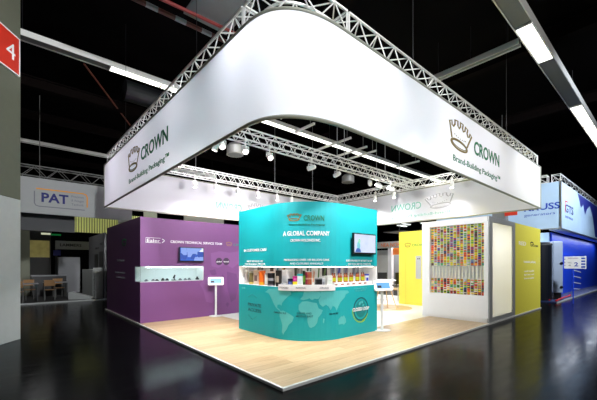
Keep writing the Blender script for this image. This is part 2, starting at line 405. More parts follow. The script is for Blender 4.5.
rs = MB().box(13.87, 13.899, 1.26, 1.74, 3.73, 4.5).build('row_sign', REDP); tag(rs, 'small red row sign on the pillar behind the olive wall', 'sign')

# ------------------------------------------------------------------ platform of the stand
PZ = 0.04
pf = thing('stand_platform', 'low exhibition platform with pale oak deck and white inner floor', 'platform', (0, 0, 0))
MB().box(0.05, 11.95, 0.05, 9.95, 0.0005, 0.03).build('base_frame', BLK, pf)
mb = MB(); mb.box(0.02, 12, 0.02, 1.67, 0.03, PZ); mb.box(0.02, 2.27, 1.67, 10, 0.03, PZ); mb.build('oak_deck', WOOD, pf)
B(2.27, 12, 1.67, 10, 0.03, PZ).build('white_floor', WHITEF, pf)
mb = MB(); mb.box(-0.02, 12.02, -0.02, 0.02, 0.001, PZ + 0.003); mb.box(-0.02, 0.02, 0.02, 10.02, 0.001, PZ + 0.003); mb.build('edge_trim', ALU, pf, 0.003)
MB().lathe([(0.95, PZ), (0.95, PZ + 0.004)], 40, 0, (7.75, 3.75, 0)).build('round_oak_inlay', WOOD, pf)

# ------------------------------------------------------------------ banner ring and trusses
ZB, ZT = 3.65, 5.15
RX, RY = 1.3, 1.0      # the rounded near corner
def ring_path(off, y1=10.2, x1=12.0, seg=22):
    pts = [(off, y1)]
    k = 12
    for i in range(1, k): pts.append((off, y1 - (y1 - RY) * i / k))
    for i in range(seg + 1):
        t = PI / 2 * i / seg; e = 2 / 2.8; pts.append((RX - (RX - off) * max(0, math.cos(t)) ** e, RY - (RY - off) * math.sin(t) ** e))
    for i in range(1, k + 1): pts.append((RX + (x1 - RX) * i / k, off))
    return pts
def zlow(p):   # the lower hem rises slightly along the near half of the right side
    return ZB + (0.05 * max(0.0, 1 - abs(p[0] - 3.2) / 8.5) * min(1.0, p[0] / 1.3) if p[1] < 1.0 else 0.0)
def sheet(pts, z0, z1):
    mb = MB(); n = len(pts)
    mb.add([(p[0], p[1], z if z > 4 else zlow(p)) for z in (z0, z1) for p in pts], [(i, i + 1, n + i + 1, n + i) for i in range(n - 1)]); return mb
def banner(name, label, pts):
    o = thing(name, label, 'banner', (pts[0][0], pts[0][1], ZB), 'white banners round the top of the stand')
    sheet(pts, ZB, ZT).build('fabric', FAB, o, smooth=True)
    MB().path([(p[0], p[1], zlow(p)) for p in pts], 0.028, 8).build('bottom_rail', RIM, o)
    MB().path([(p[0], p[1], ZT) for p in pts], 0.022, 8).build('top_rail', RIM, o)
    mb = MB()
    for p in (pts[0], pts[-1]): mb.tube((p[0], p[1], ZB), (p[0], p[1], ZT), 0.02, 8)
    mb.build('end_rail', RIM, o)
    return o
fb = banner('fabric_banner', 'front white banner curving round the near corner of the stand', ring_path(0))
SX0 = plane((0, 10, 0), (0, -1, 0), (0, 0, 1))     # u = 10 - y
SY0 = plane((0, 0, 0), (1, 0, 0), (0, 0, 1))
crown_logo(SX0, 10 - 6.62, 4.50, 1.12, 0.66, BRONZE_INK, fb, -0.12, 0.055)
text(SX0, 10 - 5.93, 4.31, 1.93, 0.33, 'CROWN', 'lettering', GREEN_INK, fb, bold=0.022)
text(SX0, 10 - 7.05, 3.91, 3.1, 0.13, 'Brand-Building Packaging™', 'slogan', GREEN_INK, fb, bold=0.008)
crown_logo(SY0, 5.22, 4.54, 1.22, 0.68, BRONZE_INK, fb, -0.12, 0.055)
text(SY0, 6.01, 4.34, 1.74, 0.33, 'CROWN', 'lettering', GREEN_INK, fb, bold=0.022)
text(SY0, 4.85, 3.94, 2.97, 0.14, 'Brand-Building Packaging™', 'slogan', GREEN_INK, fb, bold=0.008)
bl = banner('fabric_banner', 'rear left white banner above the purple cabin, mirrored emblem showing through', [(0.03 + 11.9 * k / 12, 10.2) for k in range(13)])
br = banner('fabric_banner', 'rear right white banner above the yellow cabin, mirrored emblem showing through', [(12.0, 10.17 - 10.1 * k / 12) for k in range(13)])
def mirrored(f): return lambda u, v, n: f(u, v, -n)
SYB = mirrored(plane((10, 10.2, 0), (-1, 0, 0), (0, 0, 1)))     # print lies on the far face; seen from inside it reads backwards
SXB = mirrored(plane((12, 0, 0), (0, 1, 0), (0, 0, 1)))
text(SYB, 10 - 5.67, 4.06, 1.3, 0.33, 'CROWN', 'lettering_showing_through', GHOST_G, bl, bold=0.01)
crown_logo(SYB, 10 - 6.5, 4.25, 0.95, 0.6, GHOST_B, bl, -0.1, name='emblem_showing_through')
text(SYB, 10 - 6.9, 3.82, 2.6, 0.11, 'Brand-Building Packaging™', 'slogan_showing_through', GHOST_B, bl)
crown_logo(SXB, 3.76, 4.45, 1.35, 0.68, GHOST_B, br, -0.1, name='emblem_showing_through')
text(SXB, 4.65, 4.24, 1.6, 0.33, 'CROWN', 'lettering_showing_through', GHOST_G, br, bold=0.01)
text(SXB, 3.3, 3.88, 3.2, 0.12, 'Brand-Building Packaging™', 'slogan_showing_through', GHOST_G, br)

def truss(label, pts, z0=5.19, hgt=0.33, wd=0.3, pitch=0.25, group='aluminium trusses over the stand', rc=0.024, rd=0.011, m=None):
    m = m or ALU
    pts = [Vector((p[0], p[1], 0)) for p in pts]
    o = thing('lattice_truss', label, 'truss', (pts[0].x, pts[0].y, z0), group)
    def offs(s_):
        r = []
        for i, p in enumerate(pts):
            d = (pts[min(i + 1, len(pts) - 1)] - pts[max(i - 1, 0)]).normalized(); r.append(p + Vector((-d.y, d.x, 0)) * s_ * wd / 2)
        return r
    L, R = offs(1), offs(-1)
    for side in (L, R):
        for z in (z0, z0 + hgt): MB().path([(p.x, p.y, z) for p in side], rc, 6).build('chord', m, o)
    # arc length stations
    cl = [0]
    for i in range(len(pts) - 1): cl.append(cl[-1] + (pts[i + 1] - pts[i]).length)
    n = max(2, round(cl[-1] / pitch)); n += n % 2
    def at(side, t):
        for i in range(len(cl) - 1):
            if t <= cl[i + 1] + 1e-6: k = (t - cl[i]) / (cl[i + 1] - cl[i]); return side[i].lerp(side[i + 1], k)
        return side[-1]
    mb = MB()
    for k in range(n):
        a, b = cl[-1] * k / n, cl[-1] * (k + 1) / n; z1, z2 = (z0, z0 + hgt) if k % 2 == 0 else (z0 + hgt, z0)
        for S_ in (L, R):
            p, q = at(S_, a), at(S_, b); mb.tube((p.x, p.y, z1), (q.x, q.y, z2), rd, 5, cap=False)
        A, Bq = (L, R) if k % 2 == 0 else (R, L)
        for z in (z0, z0 + hgt):
            p, q = at(A, a), at(Bq, b); mb.tube((p.x, p.y, z), (q.x, q.y, z), rd, 5, cap=False)
    for t in (0, cl[-1]):
        c = [at(L, t), at(R, t)]
        for z in (z0, z0 + hgt): mb.tube((c[0].x, c[0].y, z), (c[1].x, c[1].y, z), rd * 1.4, 5)
        for p in c: mb.tube((p.x, p.y, z0), (p.x, p.y, z0 + hgt), rd * 1.4, 5)
    mb.build('lattice', m, o)
    return o
IN = 0.2
arc = [p for p in ring_path(IN) if p[0] <= RX + 1e-6 and p[1] <= RY + 1e-6]
truss('left front truss on top of the white banner', [(IN, 10.0), (IN, 1.05)])
truss('curved truss over the rounded near corner', arc)
truss('right front truss on top of the white banner', [(1.35, IN), (11.8, IN)])
truss('rear left truss carrying six lit spotlights', [(0.4, 9.72), (11.6, 9.72)])
truss('rear right truss behind the yellow cabin', [(11.78, 0.4), (11.78, 9.8)])
truss('middle truss crossing the open stand', [(0.4, 5.0), (11.6, 5.0)])
def cable(p, q, label, r=0.006):
    o = MB().tube(p, q, r, 5).build('rigging_cable', mat('steel_wire', (150, 150, 150), 0.4, 0.5) if r > 0.01 else BLK); tag(o, label, 'cable', 'rigging cables'); return o
for x, wd_ in ((2.2, 'left'), (6.55, 'middle'), (6.95, 'centre right'), (9.6, 'right')):
    cable((x, 5.0, 5.5), (x, 5.0, 9.2), 'thin steel cable from roof to the middle truss, %s one' % wd_, 0.012)
for y, wd_ in ((8.2, 'far'), (3.0, 'near')):
    cable((IN, y, 5.5), (IN, y, 9.2), 'thin cable holding the left front truss, %s one' % wd_)
for x, wd_ in ((3.5, 'near'), (9.0, 'far')):
    cable((x, IN, 5.5), (x, IN, 9.2), 'thin cable holding the right front truss, %s one' % wd_)
for x, wd_ in ((3.2, 'left'), (7.25, 'middle'), (9.8, 'right')):
    cable((x, 9.72, 5.5), (x, 9.72, 9.2), 'thin cable holding the rear left truss, %s one' % wd_, 0.012)
cable((11.78, 7.0, 5.5), (11.78, 7.0, 9.2), 'thin cable holding the rear right truss', 0.012)

# ------------------------------------------------------------------ stage spotlights
SPOTMESH = {}
def spot(loc, target, label, group, power=1.0, angle=70, col=(1, 0.985, 0.97), name='stage_spotlight'):
    """housing hangs from the truss; local -Z of the housing looks at the target"""
    loc = Vector(loc); t = Vector(target)
    o = thing(name, label, 'spotlight', loc, group)
    q = (t - loc).to_track_quat('-Z', 'Y').to_euler()
    if 'clamp' not in SPOTMESH:
        c = MB().tube((0, 0, 0.10), (0, 0, 0.30), 0.015, 6).box(-0.04, 0.04, -0.04, 0.04, 0.24, 0.33); SPOTMESH['clamp'] = c.build('clamp', ALU).data
        y = MB(); y.box(-0.115, -0.105, -0.02, 0.02, -0.03, 0.11); y.box(0.105, 0.115, -0.02, 0.02, -0.03, 0.11); y.box(-0.115, 0.115, -0.02, 0.02, 0.10, 0.115); SPOTMESH['yoke'] = y.build('yoke', ALU).data
        h = MB().lathe([(0.045, 0.17), (0.07, 0.15), (0.08, 0.02), (0.08, -0.12), (0.074, -0.125), (0.06, -0.095)], 16); SPOTMESH['housing'] = h.build('housing', mat('spotlight_white', (226, 226, 222), 0.4)).data
        l = MB().lathe([(0.058, -0.100), (0.055, -0.108), (0.03, -0.112)], 16); SPOTMESH['lens'] = l.build('lens', LENS).data
        for n in ('clamp', 'yoke', 'housing', 'lens'): bpy.data.objects.remove(bpy.data.objects[n])
    for n in ('clamp', 'yoke', 'housing', 'lens'):
        c = bpy.data.objects.new(n, SPOTMESH[n]); COL.objects.link(c); c.parent = o
        if n in ('housing', 'lens'): c.rotation_euler = q
    d = bpy.data.lights.new('spotlight_beam', 'SPOT'); d.energy = SPOT_W * power; d.spot_size = math.radians(angle); d.spot_blend = 0.7 if angle < 130 else 1.0; d.shadow_soft_size = 0.08; d.color = col
    lo = bpy.data.objects.new('spotlight_beam', d); COL.objects.link(lo); lo.parent = o; lo.rotation_euler = q
    lo.location = (t - loc).normalized() * 0.13
    return o
ORD = ('first', 'second', 'third', 'fourth', 'fifth', 'sixth', 'seventh', 'eighth')
for k, x in enumerate((3.09, 4.02, 5.08, 6.15, 7.26, 8.21)):
    spot((x, 9.55, 4.83), (x + 0.05, 9.0, 0.4), 'lit spotlight under the rear left truss, %s from the left' % ORD[k], 'rear left spotlights', 0.9, 140)
for k, y in enumerate((6.9, 5.79, 3.0)):
    spot((11.52, y, 4.95), (10.6, y - 0.1, 0.3), 'lit spotlight under the rear right truss, %s' % ('far left one', 'middle one', 'near right one')[k], 'rear right spotlights', 0.7, 135)
spot((1.73, 4.8, 4.85), (1.2, 2.6, 1.0), 'small spotlight under the middle truss, leftmost', 'middle truss spotlights', 0.5, 80)
for k, x in enumerate((2.45, 3.3)):
    spot((x, 4.78, 4.85), ((0.7, 1.2, 0.6), (2.3, 0.5, 0.6))[k], 'glaring spotlight under the middle truss facing the near corner, %s one' % ('left', 'right')[k], 'middle truss spotlights', 0.9, 95)
for k, (x, tx, ty, pw) in enumerate(((5.08, 3.0, 10.2, 2.0), (6.37, 6.8, 10.2, 1.6), (8.33, 12.0, 7.0, 0.5), (8.94, 12.0, 4.0, 0.4), (9.82, 12.0, 2.4, 0.2))):
    spot((x, 4.85, 4.86), (tx, ty, 4.0), 'white spotlight housing under the middle truss, %s from the left' % ORD[k + 3], 'middle truss spotlights', pw, 110)
# on the inner side of the front trusses (behind the banner)
for k, (x, y, tx, ty, tz, pw) in enumerate(((1.2, 1.75, 1.5, 6.1, 1.6, 1.35), (3.3, 0.25, 3.1, 1.4, 1.8, 1.7), (3.6, 1.75, 3.2, 6.1, 1.5, 1.2), (5.6, 1.75, 5.6, 5.0, 0.0, 1.2), (6.3, 1.75, 9.1, 3.6, 1.6, 1.5))):
    spot((x, y, 4.9 if y > 1 else 5.0), (tx, ty, tz), 'spotlight on the right front truss behind the banner, %s from the near corner' % ORD[k], 'front truss spotlights', pw, 85)
for k, (x, y, tx, ty, tz, pw) in enumerate(((1.75, 5.2, 1.0, 6.1, 1.2, 0.3), (0.25, 2.45, 1.65, 3.0, 1.8, 1.9), (1.8, 2.4, 7.0, 1.0, 1.6, 2.0), (1.9, 1.5, 2.3, 2.2, 0.5, 0.3))):
    spot((x, y, 4.9 if x > 1 else 5.0), (tx, ty, tz), 'spotlight on the left front truss behind the banner, %s from the far end' % ORD[k], 'front truss spotlights', pw, 85)
# wash lights that light the white banner from within
for k, y in enumerate((8.9, 6.3, 3.7, 1.2)):
    spot((1.7 if k < 3 else 1.15, y, 5.25), (0.0, y, 4.35 if k < 3 else 4.7), 'wash light lighting the left half of the banner from inside, %s from the far end' % ORD[k], 'banner wash lights', WASH if k < 3 else WASH * 0.75, 120, (0.88, 0.90, 1.0), 'wash_floodlight')
for k, x in enumerate((2.0, 4.6, 7.2, 9.8)):
    spot((x, 1.7 if k else 1.2, 5.25), (x, 0.0, 4.35 if k else 4.6), 'wash light lighting the right half of the banner from inside, %s from the near corner' % ORD[k], 'banner wash lights', WASH if k else WASH * 0.8, 120, (0.96, 0.98, 1.0), 'wash_floodlight')
spot((1.75, 1.75, 5.2), (0.35, 0.35, 4.3), 'wash light lighting the rounded corner of the banner from inside', 'banner wash lights', WASH * 0.7, 110, (0.92, 0.94, 1.0), 'wash_floodlight')
for k, (p, q) in enumerate((((1.7, 0.5, 5.57), (1.7, 9.8, 5.57)), ((0.5, 1.7, 5.63), (11.6, 1.7, 5.63)))):
    o = MB().tube(p, q, 0.024, 8).build('lighting_bar', ALU); tag(o, 'thin lighting bar inside the %s part of the banner ring' % ('left', 'right')[k], 'bar')

# ------------------------------------------------------------------ purple cabin
WT = 2.88
pc = thing('purple_cabin', 'purple service cabin with white slot window and wall screen', 'cabin', (0.03, 6.1, PZ))
mb = MB(); mb.box(0.03, 5.0, 6.1, 9.95, PZ, 1.13); mb.box(0.03, 5.0, 6.1, 9.95, 1.56, WT); mb.box(1.82, 5.0, 6.1, 9.95, 1.13, 1.56); mb.box(0.03, 1.82, 6.6, 9.95, 1.13, 1.56)
pcw = mb.build('wall_panels', PURPLE, pc)
mb = MB(); mb.box(0.034, 1.82, 6.56, 6.6, 1.13, 1.56); mb.box(0.034, 1.82, 6.12, 6.56, 1.13, 1.15); mb.box(0.034, 1.82, 6.12, 6.56, 1.54, 1.56); mb.box(1.80, 1.82, 6.105, 6.56, 1.15, 1.54)
mb.build('slot_window_lining', WHITE, pc)
GL = bpy.data.materials.new('clear_glass'); GL.use_nodes = True
g_ = GL.node_tree.nodes['Principled BSDF']; g_.inputs['Base Color'].default_value = (0.9, 1, 0.98, 1); g_.inputs['Roughness'].default_value = 0.03; g_.inputs['Transmission Weight'].default_value = 1; g_.inputs['IOR'].default_value = 1.05
mb = MB(); mb.box(0.034, 1.80, 6.108, 6.112, 1.15, 1.54); mb.box(0.034, 0.038, 6.112, 6.55, 1.15, 1.54); mb.build('glass_pane', GL, pc)
lt = B(0.2, 1.75, 6.16, 6.20, 1.525, 1.54).build('light_strip', mat('lit_strip', (235, 250, 255), 0.5, emit=20), pc)
SP = plane((0, 6.1, 0), (1, 0, 0), (0, 0, 1)); SPL = plane((0.03, 10, 0), (0, -1, 0), (0, 0, 1))
text(SP, 0.83, 2.215, 1.6, 0.07, 'CROWN TECHNICAL SERVICE TEAM', 'headline', INKW, pcw, bold=0.01)
text(SP, 0.20, 2.215, 0.34, 0.09, 'Ealer', 'badge_lettering', INKW, pcw)
mb = ribbon(SP, [(0.17, 2.20), (0.17, 2.33), (0.56, 2.33)], 0.008); ribbon(SP, [(0.17, 2.20), (0.56, 2.20)], 0.008, mb); ribbon(SP, [(0.60, 2.31), (0.67, 2.265), (0.60, 2.21)], 0.014, mb); mb.build('badge_outline', INKW, pcw)
crown_logo(SP, 2.68, 2.255, 0.22, 0.13, mat('bronze_pale', (150, 110, 80), 0.6), pcw, 0, 0.08)
text(SP, 2.84, 2.2, 0.55, 0.075, 'CROWN', 'brand_lettering', mat('teal_lettering', (40, 130, 120), 0.6), pcw, bold=0.01)
for k, x in enumerate((2.33, 2.58)):
    fill(SP, ellipse(x, 1.70, 0.115, 0.115), n1=0.003).build('round_badge', mat('badge_dark', (60, 36, 66), 0.5), pcw)
    text(SP, x, 1.675, 0.17, 0.045, ('global', 'local')[k], 'badge_lettering', INKW, pcw, 'C', lift=0.003)
# pale world print on the purple wall
for poly, m_ in (([(2.05, 1.95), (2.35, 2.02), (2.7, 1.98), (3.1, 2.05), (3.25, 1.85), (3.0, 1.62), (2.8, 1.48), (2.55, 1.62), (2.3, 1.5), (2.08, 1.55)], PURPLE2),
                 ([(1.88, 1.22), (2.0, 1.3), (2.25, 1.25), (2.36, 0.98), (2.2, 0.78), (2.1, 0.42), (1.9, 0.48), (1.82, 0.8), (1.7, 1.02)], PURPLE2),
                 ([(2.6, 1.38), (2.95, 1.3), (3.05, 0.95), (2.92, 0.5), (2.75, 0.4), (2.62, 0.85)], PURPLE3), ([(2.42, 0.95), (2.52, 1.2), (2.45, 1.3), (2.3, 1.12)], PURPLE3),
                 ([(2.0, 1.42), (2.2, 1.46), (2.25, 1.3), (2.1, 1.26)], PURPLE3), ([(2.55, 0.35), (2.62, 0.42), (2.7, 0.35), (2.62, 0.26)], PURPLE3)):
    fill(SP, poly, n1=0.002).build('printed_map_shape', m_, pcw)
crown_logo(SPL, 10 - 7.7, 2.27, 0.5, 0.22, mat('green_dim', (20, 100, 60), 0.6), pcw, 0, 0.06)
text(SPL, 10 - 8.55, 1.70, 0.85, 0.075, 'Technical', 'side_lettering', INKG, pcw)
text(SPL, 10 - 8.75, 1.33, 1.15, 0.06, 'Service for can makers', 'side_lettering', INKG, pcw); text(SPL, 10 - 8.6, 1.18, 1.0, 0.06, 'around the globe', 'side_lettering', INKG, pcw)
# little exhibits in the slot window
def model(name, label, cat, x, y, z, prof, m, group):
    o = MB().lathe([(r, z + h) for r, h in prof], 12, 0, (x, y, 0)).build(name, m, smooth=False); return tag(o, label, cat, group)
EX = 'exhibits in the slot window'
for k, (x, h, m_, nm) in enumerate(((0.24, 0.05, INKG, 'small grey'), (0.42, 0.05, INKG, 'squat grey'), (0.52, 0.045, BLK, 'low black'), (0.68, 0.07, BLK, 'dark wide'), (0.80, 0.06, BLK, 'black flat'), (1.18, 0.05, INKG, 'tiny grey'), (1.33, 0.05, INKG, 'light grey round'), (1.45, 0.06, INKG, 'grey ringed'), (1.70, 0.09, DGREY, 'dark grey tall'))):
    model('machine_part', '%s machined part in the slot window, %s from the left' % (nm, ORD[k] if k < 8 else 'last'), 'exhibit', x, 6.28, 1.15, [(0.05, 0), (0.05, h * 0.5), (0.025, h * 0.55), (0.03, h)], m_, EX)
o = thing('desk_microscope', 'small dark microscope in the slot window, tallest exhibit', 'microscope', (0.99, 6.28, 1.15))
B(0.94, 1.04, 6.22, 6.34, 1.15, 1.17).build('foot', BLK, o); MB().tube((1.02, 6.3, 1.17), (1.02, 6.3, 1.27), 0.012).build('arm', DGREY, o); MB().tube((0.97, 6.27, 1.21), (1.03, 6.29, 1.30), 0.02).build('eyepiece', BLK, o)

def screen_mat(name, kind):
    m = bpy.data.materials.new(name); m.use_nodes = True; nt = m.node_tree; bs = nt.nodes['Principled BSDF']; L = nt.links.new
    tc = nt.nodes.new('ShaderNodeTexCoord')
    bs.inputs['Base Color'].default_value = (0.01, 0.01, 0.012, 1); bs.inputs['Roughness'].default_value = 0.15
    vo = nt.nodes.new('ShaderNodeTexVoronoi' if kind == 'tiles' else 'ShaderNodeTexNoise')
    vo.inputs['Scale'].default_value = 7.5 if kind == 'tiles' else 3.0
    cr = nt.nodes.new('ShaderNodeValToRGB'); e = cr.color_ramp
    if kind == 'tiles':
        vo.distance = 'CHEBYCHEV'; cols = [(0.0, (60, 90, 190)), (0.35, (140, 160, 225)), (0.6, (60, 80, 170)), (0.8, (235, 240, 255))]
        L(vo.outputs['Color'], cr.inputs['Fac']); e.interpolation = 'CONSTANT'
    else:
        cols = [(0.3, (196, 210, 236)), (0.5, (212, 222, 242)), (0.7, (206, 212, 238))]
        L(vo.outputs['Fac'], cr.inputs['Fac'])
    while len(e.elements) < len(cols): e.elements.new(0.5)
    for el, (p, c) in zip(e.elements, cols): el.position = p; el.color = (*lin(c), 1)
    L(tc.outputs['Object'], vo.inputs['Vector']); L(cr.outputs['Color'], bs.inputs['Emission Color']); bs.inputs['Emission Strength'].default_value = 1.15
    return m
tv = thing('wall_screen', 'flat wall screen with blue picture tiles on the purple cabin', 'screen', (1.42, 6.08, 1.69))
B(1.05, 1.80, 6.03, 6.075, 1.69, 2.11).build('screen_frame', BLK, tv, 0.006)
B(1.075, 1.775, 6.024, 6.031, 1.715, 2.085).build('display', screen_mat('tiled_picture', 'tiles'), tv)
B(1.25, 1.6, 6.075, 6.099, 1.8, 2.0).build('wall_bracket', BLK, tv)

# ------------------------------------------------------------------ teal counter block with rounded corner
X0, Y0, X1, Y1, R0 = 1.65, 3.80, 3.97, 1.40, 1.05
SA = Y0 - (Y1 + R0); SL = R0 * PI / 2; STOT = SA + SL + X1 - X0 - R0
def G(s, z, n):
    if s < SA: return Vector((X0 - n, Y0 - s, z))
    if s < SA + SL:
        t = (s - SA) / R0; return Vector((X0 + R0 - (R0 + n) * math.cos(t), Y1 + R0 - (R0 + n) * math.sin(t), z))
    return Vector((X0 + R0 + s - SA - SL, Y1 - n, z))
def gpath(n, s0=0, s1=None, k=36):
    s1 = STOT if s1 is None else s1
    return [tuple(G(s0 + (s1 - s0) * i / k, 0, n))[:2] for i in range(k + 1)]
NZ0, NZ1 = 1.135, 1.572
tc_ = thing('teal_display_block', 'teal counter block with rounded corner and lit product niche', 'display', (X0, Y1, PZ))
core = gpath(0) + [(X1, Y0)]
tlow = MB().prism(core, PZ, NZ0).build('lower_body', TEAL, tc_)
tup = MB().prism(core, NZ1, 2.9).build('upper_body', TEAL, tc_)
mb = MB(); mb.prism(gpath(-0.40) + [(X1, Y0)], NZ0, NZ1)
mb.prism(gpath(-0.005) + [(X1 - 0.005, Y0 - 0.005)], NZ0, NZ0 + 0.006); mb.prism(gpath(-0.005) + [(X1 - 0.005, Y0 - 0.005)], NZ1 - 0.006, NZ1)
mb.box(X0 + 0.004, X0 + 0.4, Y0 - 0.03, Y0, NZ0, NZ1); mb.box(X1 - 0.03, X1, Y1 + 0.004, Y1 + 0.4, NZ0, NZ1)
mb.build('niche_lining', WHITE, tc_)
mb = ribbon(lambda u, v, n: G(u, NZ1 - 0.008 - n, -0.06 - v), [(0.1 + (STOT - 0.2) * k / 30, 0) for k in range(31)], 0.03, n1=0.008)
mb.build('light_strip', mat('warm_lit_strip', (255, 250, 240), 0.5, emit=9), tc_)
# white label shelf that follows the curve
mb = MB(); a_ = gpath(0.035, 1.58, 2.80, 24); b_ = gpath(0.001, 1.58, 2.80, 24); mb.prism(a_ + b_[::-1], 1.07, 1.195); tsh = mb.build('label_shelf', WHITE, tc_)
GS = lambda u, v, n: G(u, v, 0.035 + n)
for u, t in ((1.62, 'FOOD'), (1.98, 'PROMOTIONAL'), (2.45, 'AEROSOL')):
    text(GS, u, 1.115, 0.2, 0.035, t, 'shelf_label', INKG, tsh)
crown_logo(G, 1.93, 2.58, 0.31, 0.16, BRONZE_INK, tup, 0, 0.07)
text(G, 2.13, 2.51, 0.43, 0.11, 'CROWN', 'brand_lettering', GREEN_INK, tup, bold=0.012)
text(G, 1.82, 2.415, 0.75, 0.035, 'Brand-Building Packaging', 'slogan', GREEN_INK, tup)
text(G, 1.68, 2.205, 1.0, 0.095, 'A GLOBAL COMPANY', 'headline', INKW, tup, bold=0.014)
text(G, 1.85, 2.08, 0.63, 0.055, 'CROWN HOLDINGS INC.', 'headline', INKW, tup, bold=0.01)
text(G, 0.24, 1.91, 0.92, 0.06, 'IN CUSTOMER CARE', 'headline', INKW, tup, bold=0.012)
text(G, 0.37, 1.665, 0.65, 0.04, 'NEW WORLD OF', 'caption', INKW, tup, bold=0.01); text(G, 0.28, 1.60, 0.82, 0.04, 'PACKAGING PRIZES', 'caption', INKW, tup, bold=0.01)
text(G, 1.70, 1.685, 0.97, 0.042, 'PRODUCING OVER 100 BILLION CANS', 'caption', INKW, tup, bold=0.01); text(G, 1.84, 1.61, 0.7, 0.04, 'AND CLOSURES ANNUALLY', 'caption', INKW, tup, bold=0.01)
text(G, 3.15, 1.675, 0.92, 0.04, 'SUSTAINABILITY IS PART OF US', 'caption', INKW, tup, bold=0.01); text(G, 3.22, 1.60, 0.81, 0.04, 'RECYCLE METAL FOREVER', 'caption', INKW, tup, bold=0.01)
text(G, 0.41, 0.64, 0.54, 0.075, 'PRIVATE', 'door_lettering', TEALD, tlow, bold=0.01); text(G, 0.41, 0.52, 0.54, 0.075, 'ACCESS', 'door_lettering', TEALD, tlow, bold=0.01)
mb = ribbon(G, [(0.42, 0.84), (0.6, 0.92), (0.78, 0.84)], 0.012); ribbon(G, [(0.42, 0.43), (0.6, 0.33), (0.78, 0.43)], 0.012, mb); mb.build('door_mark', mat('teal_faint', (0, 140, 142), 0.5), tlow)
text(G, 0.14, 1.02, 0.15, 0.05, 'CROWN', 'caption', TEAL2, tlow)
text(G, 1.42, 0.575, 0.33, 0.04, 'AMERICAS', 'map_label', TEALD, tlow, bold=0.01)
text(G, 1.99, 0.59, 0.3, 0.04, 'EUROPE AND', 'map_label', TEALD, tlow, bold=0.01); text(G, 1.97, 0.53, 0.36, 0.04, 'MIDDLE EAST', 'map_label', TEALD, tlow, bold=0.01)
text(G, 2.67, 0.565, 0.24, 0.04, 'ASIA PACIFIC', 'map_label', TEALD, tlow, bold=0.01)
text(G, 3.42, 1.06, 0.46, 0.03, 'ALUMINIUM AND STEEL', 'caption', TEAL2, tlow, bold=0.008); text(G, 3.47, 1.01, 0.36, 0.03, 'ENDLESSLY', 'caption', TEAL2, tlow, bold=0.008)
MAP = [('north_america_print', [(1.10, 1.00), (1.25, 1.08), (1.5, 1.10), (1.70, 1.11), (1.84, 1.09), (1.87, 1.0), (1.80, 0.95), (1.72, 0.88), (1.65, 0.80), (1.64, 0.745), (1.60, 0.77), (1.53, 0.76), (1.52, 0.70), (1.58, 0.665), (1.62, 0.63), (1.58, 0.64), (1.48, 0.70), (1.40, 0.79), (1.34, 0.88), (1.24, 0.98)]),
       ('greenland_print', [(1.80, 1.12), (1.97, 1.11), (1.93, 1.04), (1.86, 1.06)]),
       ('south_america_print', [(1.60, 0.63), (1.68, 0.65), (1.80, 0.60), (1.93, 0.53), (1.89, 0.43), (1.81, 0.36), (1.77, 0.27), (1.71, 0.20), (1.68, 0.14), (1.65, 0.20), (1.66, 0.34), (1.63, 0.44), (1.585, 0.53)]),
       ('africa_print', [(2.03, 0.78), (2.10, 0.85), (2.20, 0.86), (2.33, 0.83), (2.40, 0.82), (2.44, 0.71), (2.53, 0.67), (2.50, 0.60), (2.43, 0.52), (2.41, 0.42), (2.36, 0.35), (2.28, 0.31), (2.24, 0.34), (2.21, 0.44), (2.21, 0.55), (2.17, 0.60), (2.08, 0.62), (2.03, 0.68)]),
       ('europe_print', [(2.06, 0.90), (2.12, 0.97), (2.14, 1.06), (2.22, 1.10), (2.45, 1.09), (2.50, 0.98), (2.43, 0.90), (2.36, 0.91), (2.30, 0.88), (2.25, 0.92), (2.20, 0.90), (2.12, 0.88)]),
       ('asia_print', [(2.50, 0.98), (2.47, 1.09), (2.75, 1.06), (3.0, 1.06), (3.2, 1.05), (3.26, 1.0), (3.14, 0.97), (3.10, 0.90), (3.02, 0.85), (2.96, 0.80), (2.90, 0.72), (2.86, 0.64), (2.82, 0.72), (2.76, 0.75), (2.71, 0.66), (2.66, 0.74), (2.60, 0.78), (2.53, 0.74), (2.46, 0.80), (2.44, 0.88)]),
       ('australia_print', [(2.91, 0.45), (2.99, 0.51), (3.05, 0.50), (3.08, 0.53), (3.14, 0.44), (3.15, 0.37), (3.08, 0.32), (3.02, 0.35), (2.92, 0.34)]),
       ('madagascar_print', [(2.54, 0.50), (2.57, 0.49), (2.55, 0.40), (2.53, 0.42)])]
for nm, poly in MAP: fill(G, poly, n1=0.002, step=0.06).build(nm, TEAL2, tlow)
# recycling seal
mb = ribbon(G, ellipse(3.66, 0.61, 0.25, 0.25), 0.03, closed=True); mb.build('seal_ring', TEALD, tlow)
mb = ribbon(G, ellipse(3.66, 0.61, 0.295, 0.295, n=40)[20:34], 0.022); ribbon(G, ellipse(3.66, 0.61, 0.27, 0.27, n=40)[31:38], 0.03, mb); mb.build('seal_leaf_ring', mat('lime_ink', (150, 190, 40), 0.5), tlow)
fill(G, ellipse(3.66, 0.61, 0.19, 0.19), n1=0.002).build('seal_disc', mat('teal_mid', (0, 126, 130), 0.5), tlow)
mb = fill(G, ellipse(3.62, 0.74, 0.05, 0.035, 0.7), n1=0.005); fill(G, ellipse(3.70, 0.76, 0.04, 0.03, -0.5), mb, 0.005); fill(G, ellipse(3.74, 0.69, 0.035, 0.025, 0.4), mb, 0.005); mb.build('seal_leaf', TEAL2, tlow)
text(G, 3.66, 0.575, 0.58, 0.075, 'CLOSED LOOP', 'seal_lettering', INKW, tlow, 'C', bold=0.014, lift=0.006)

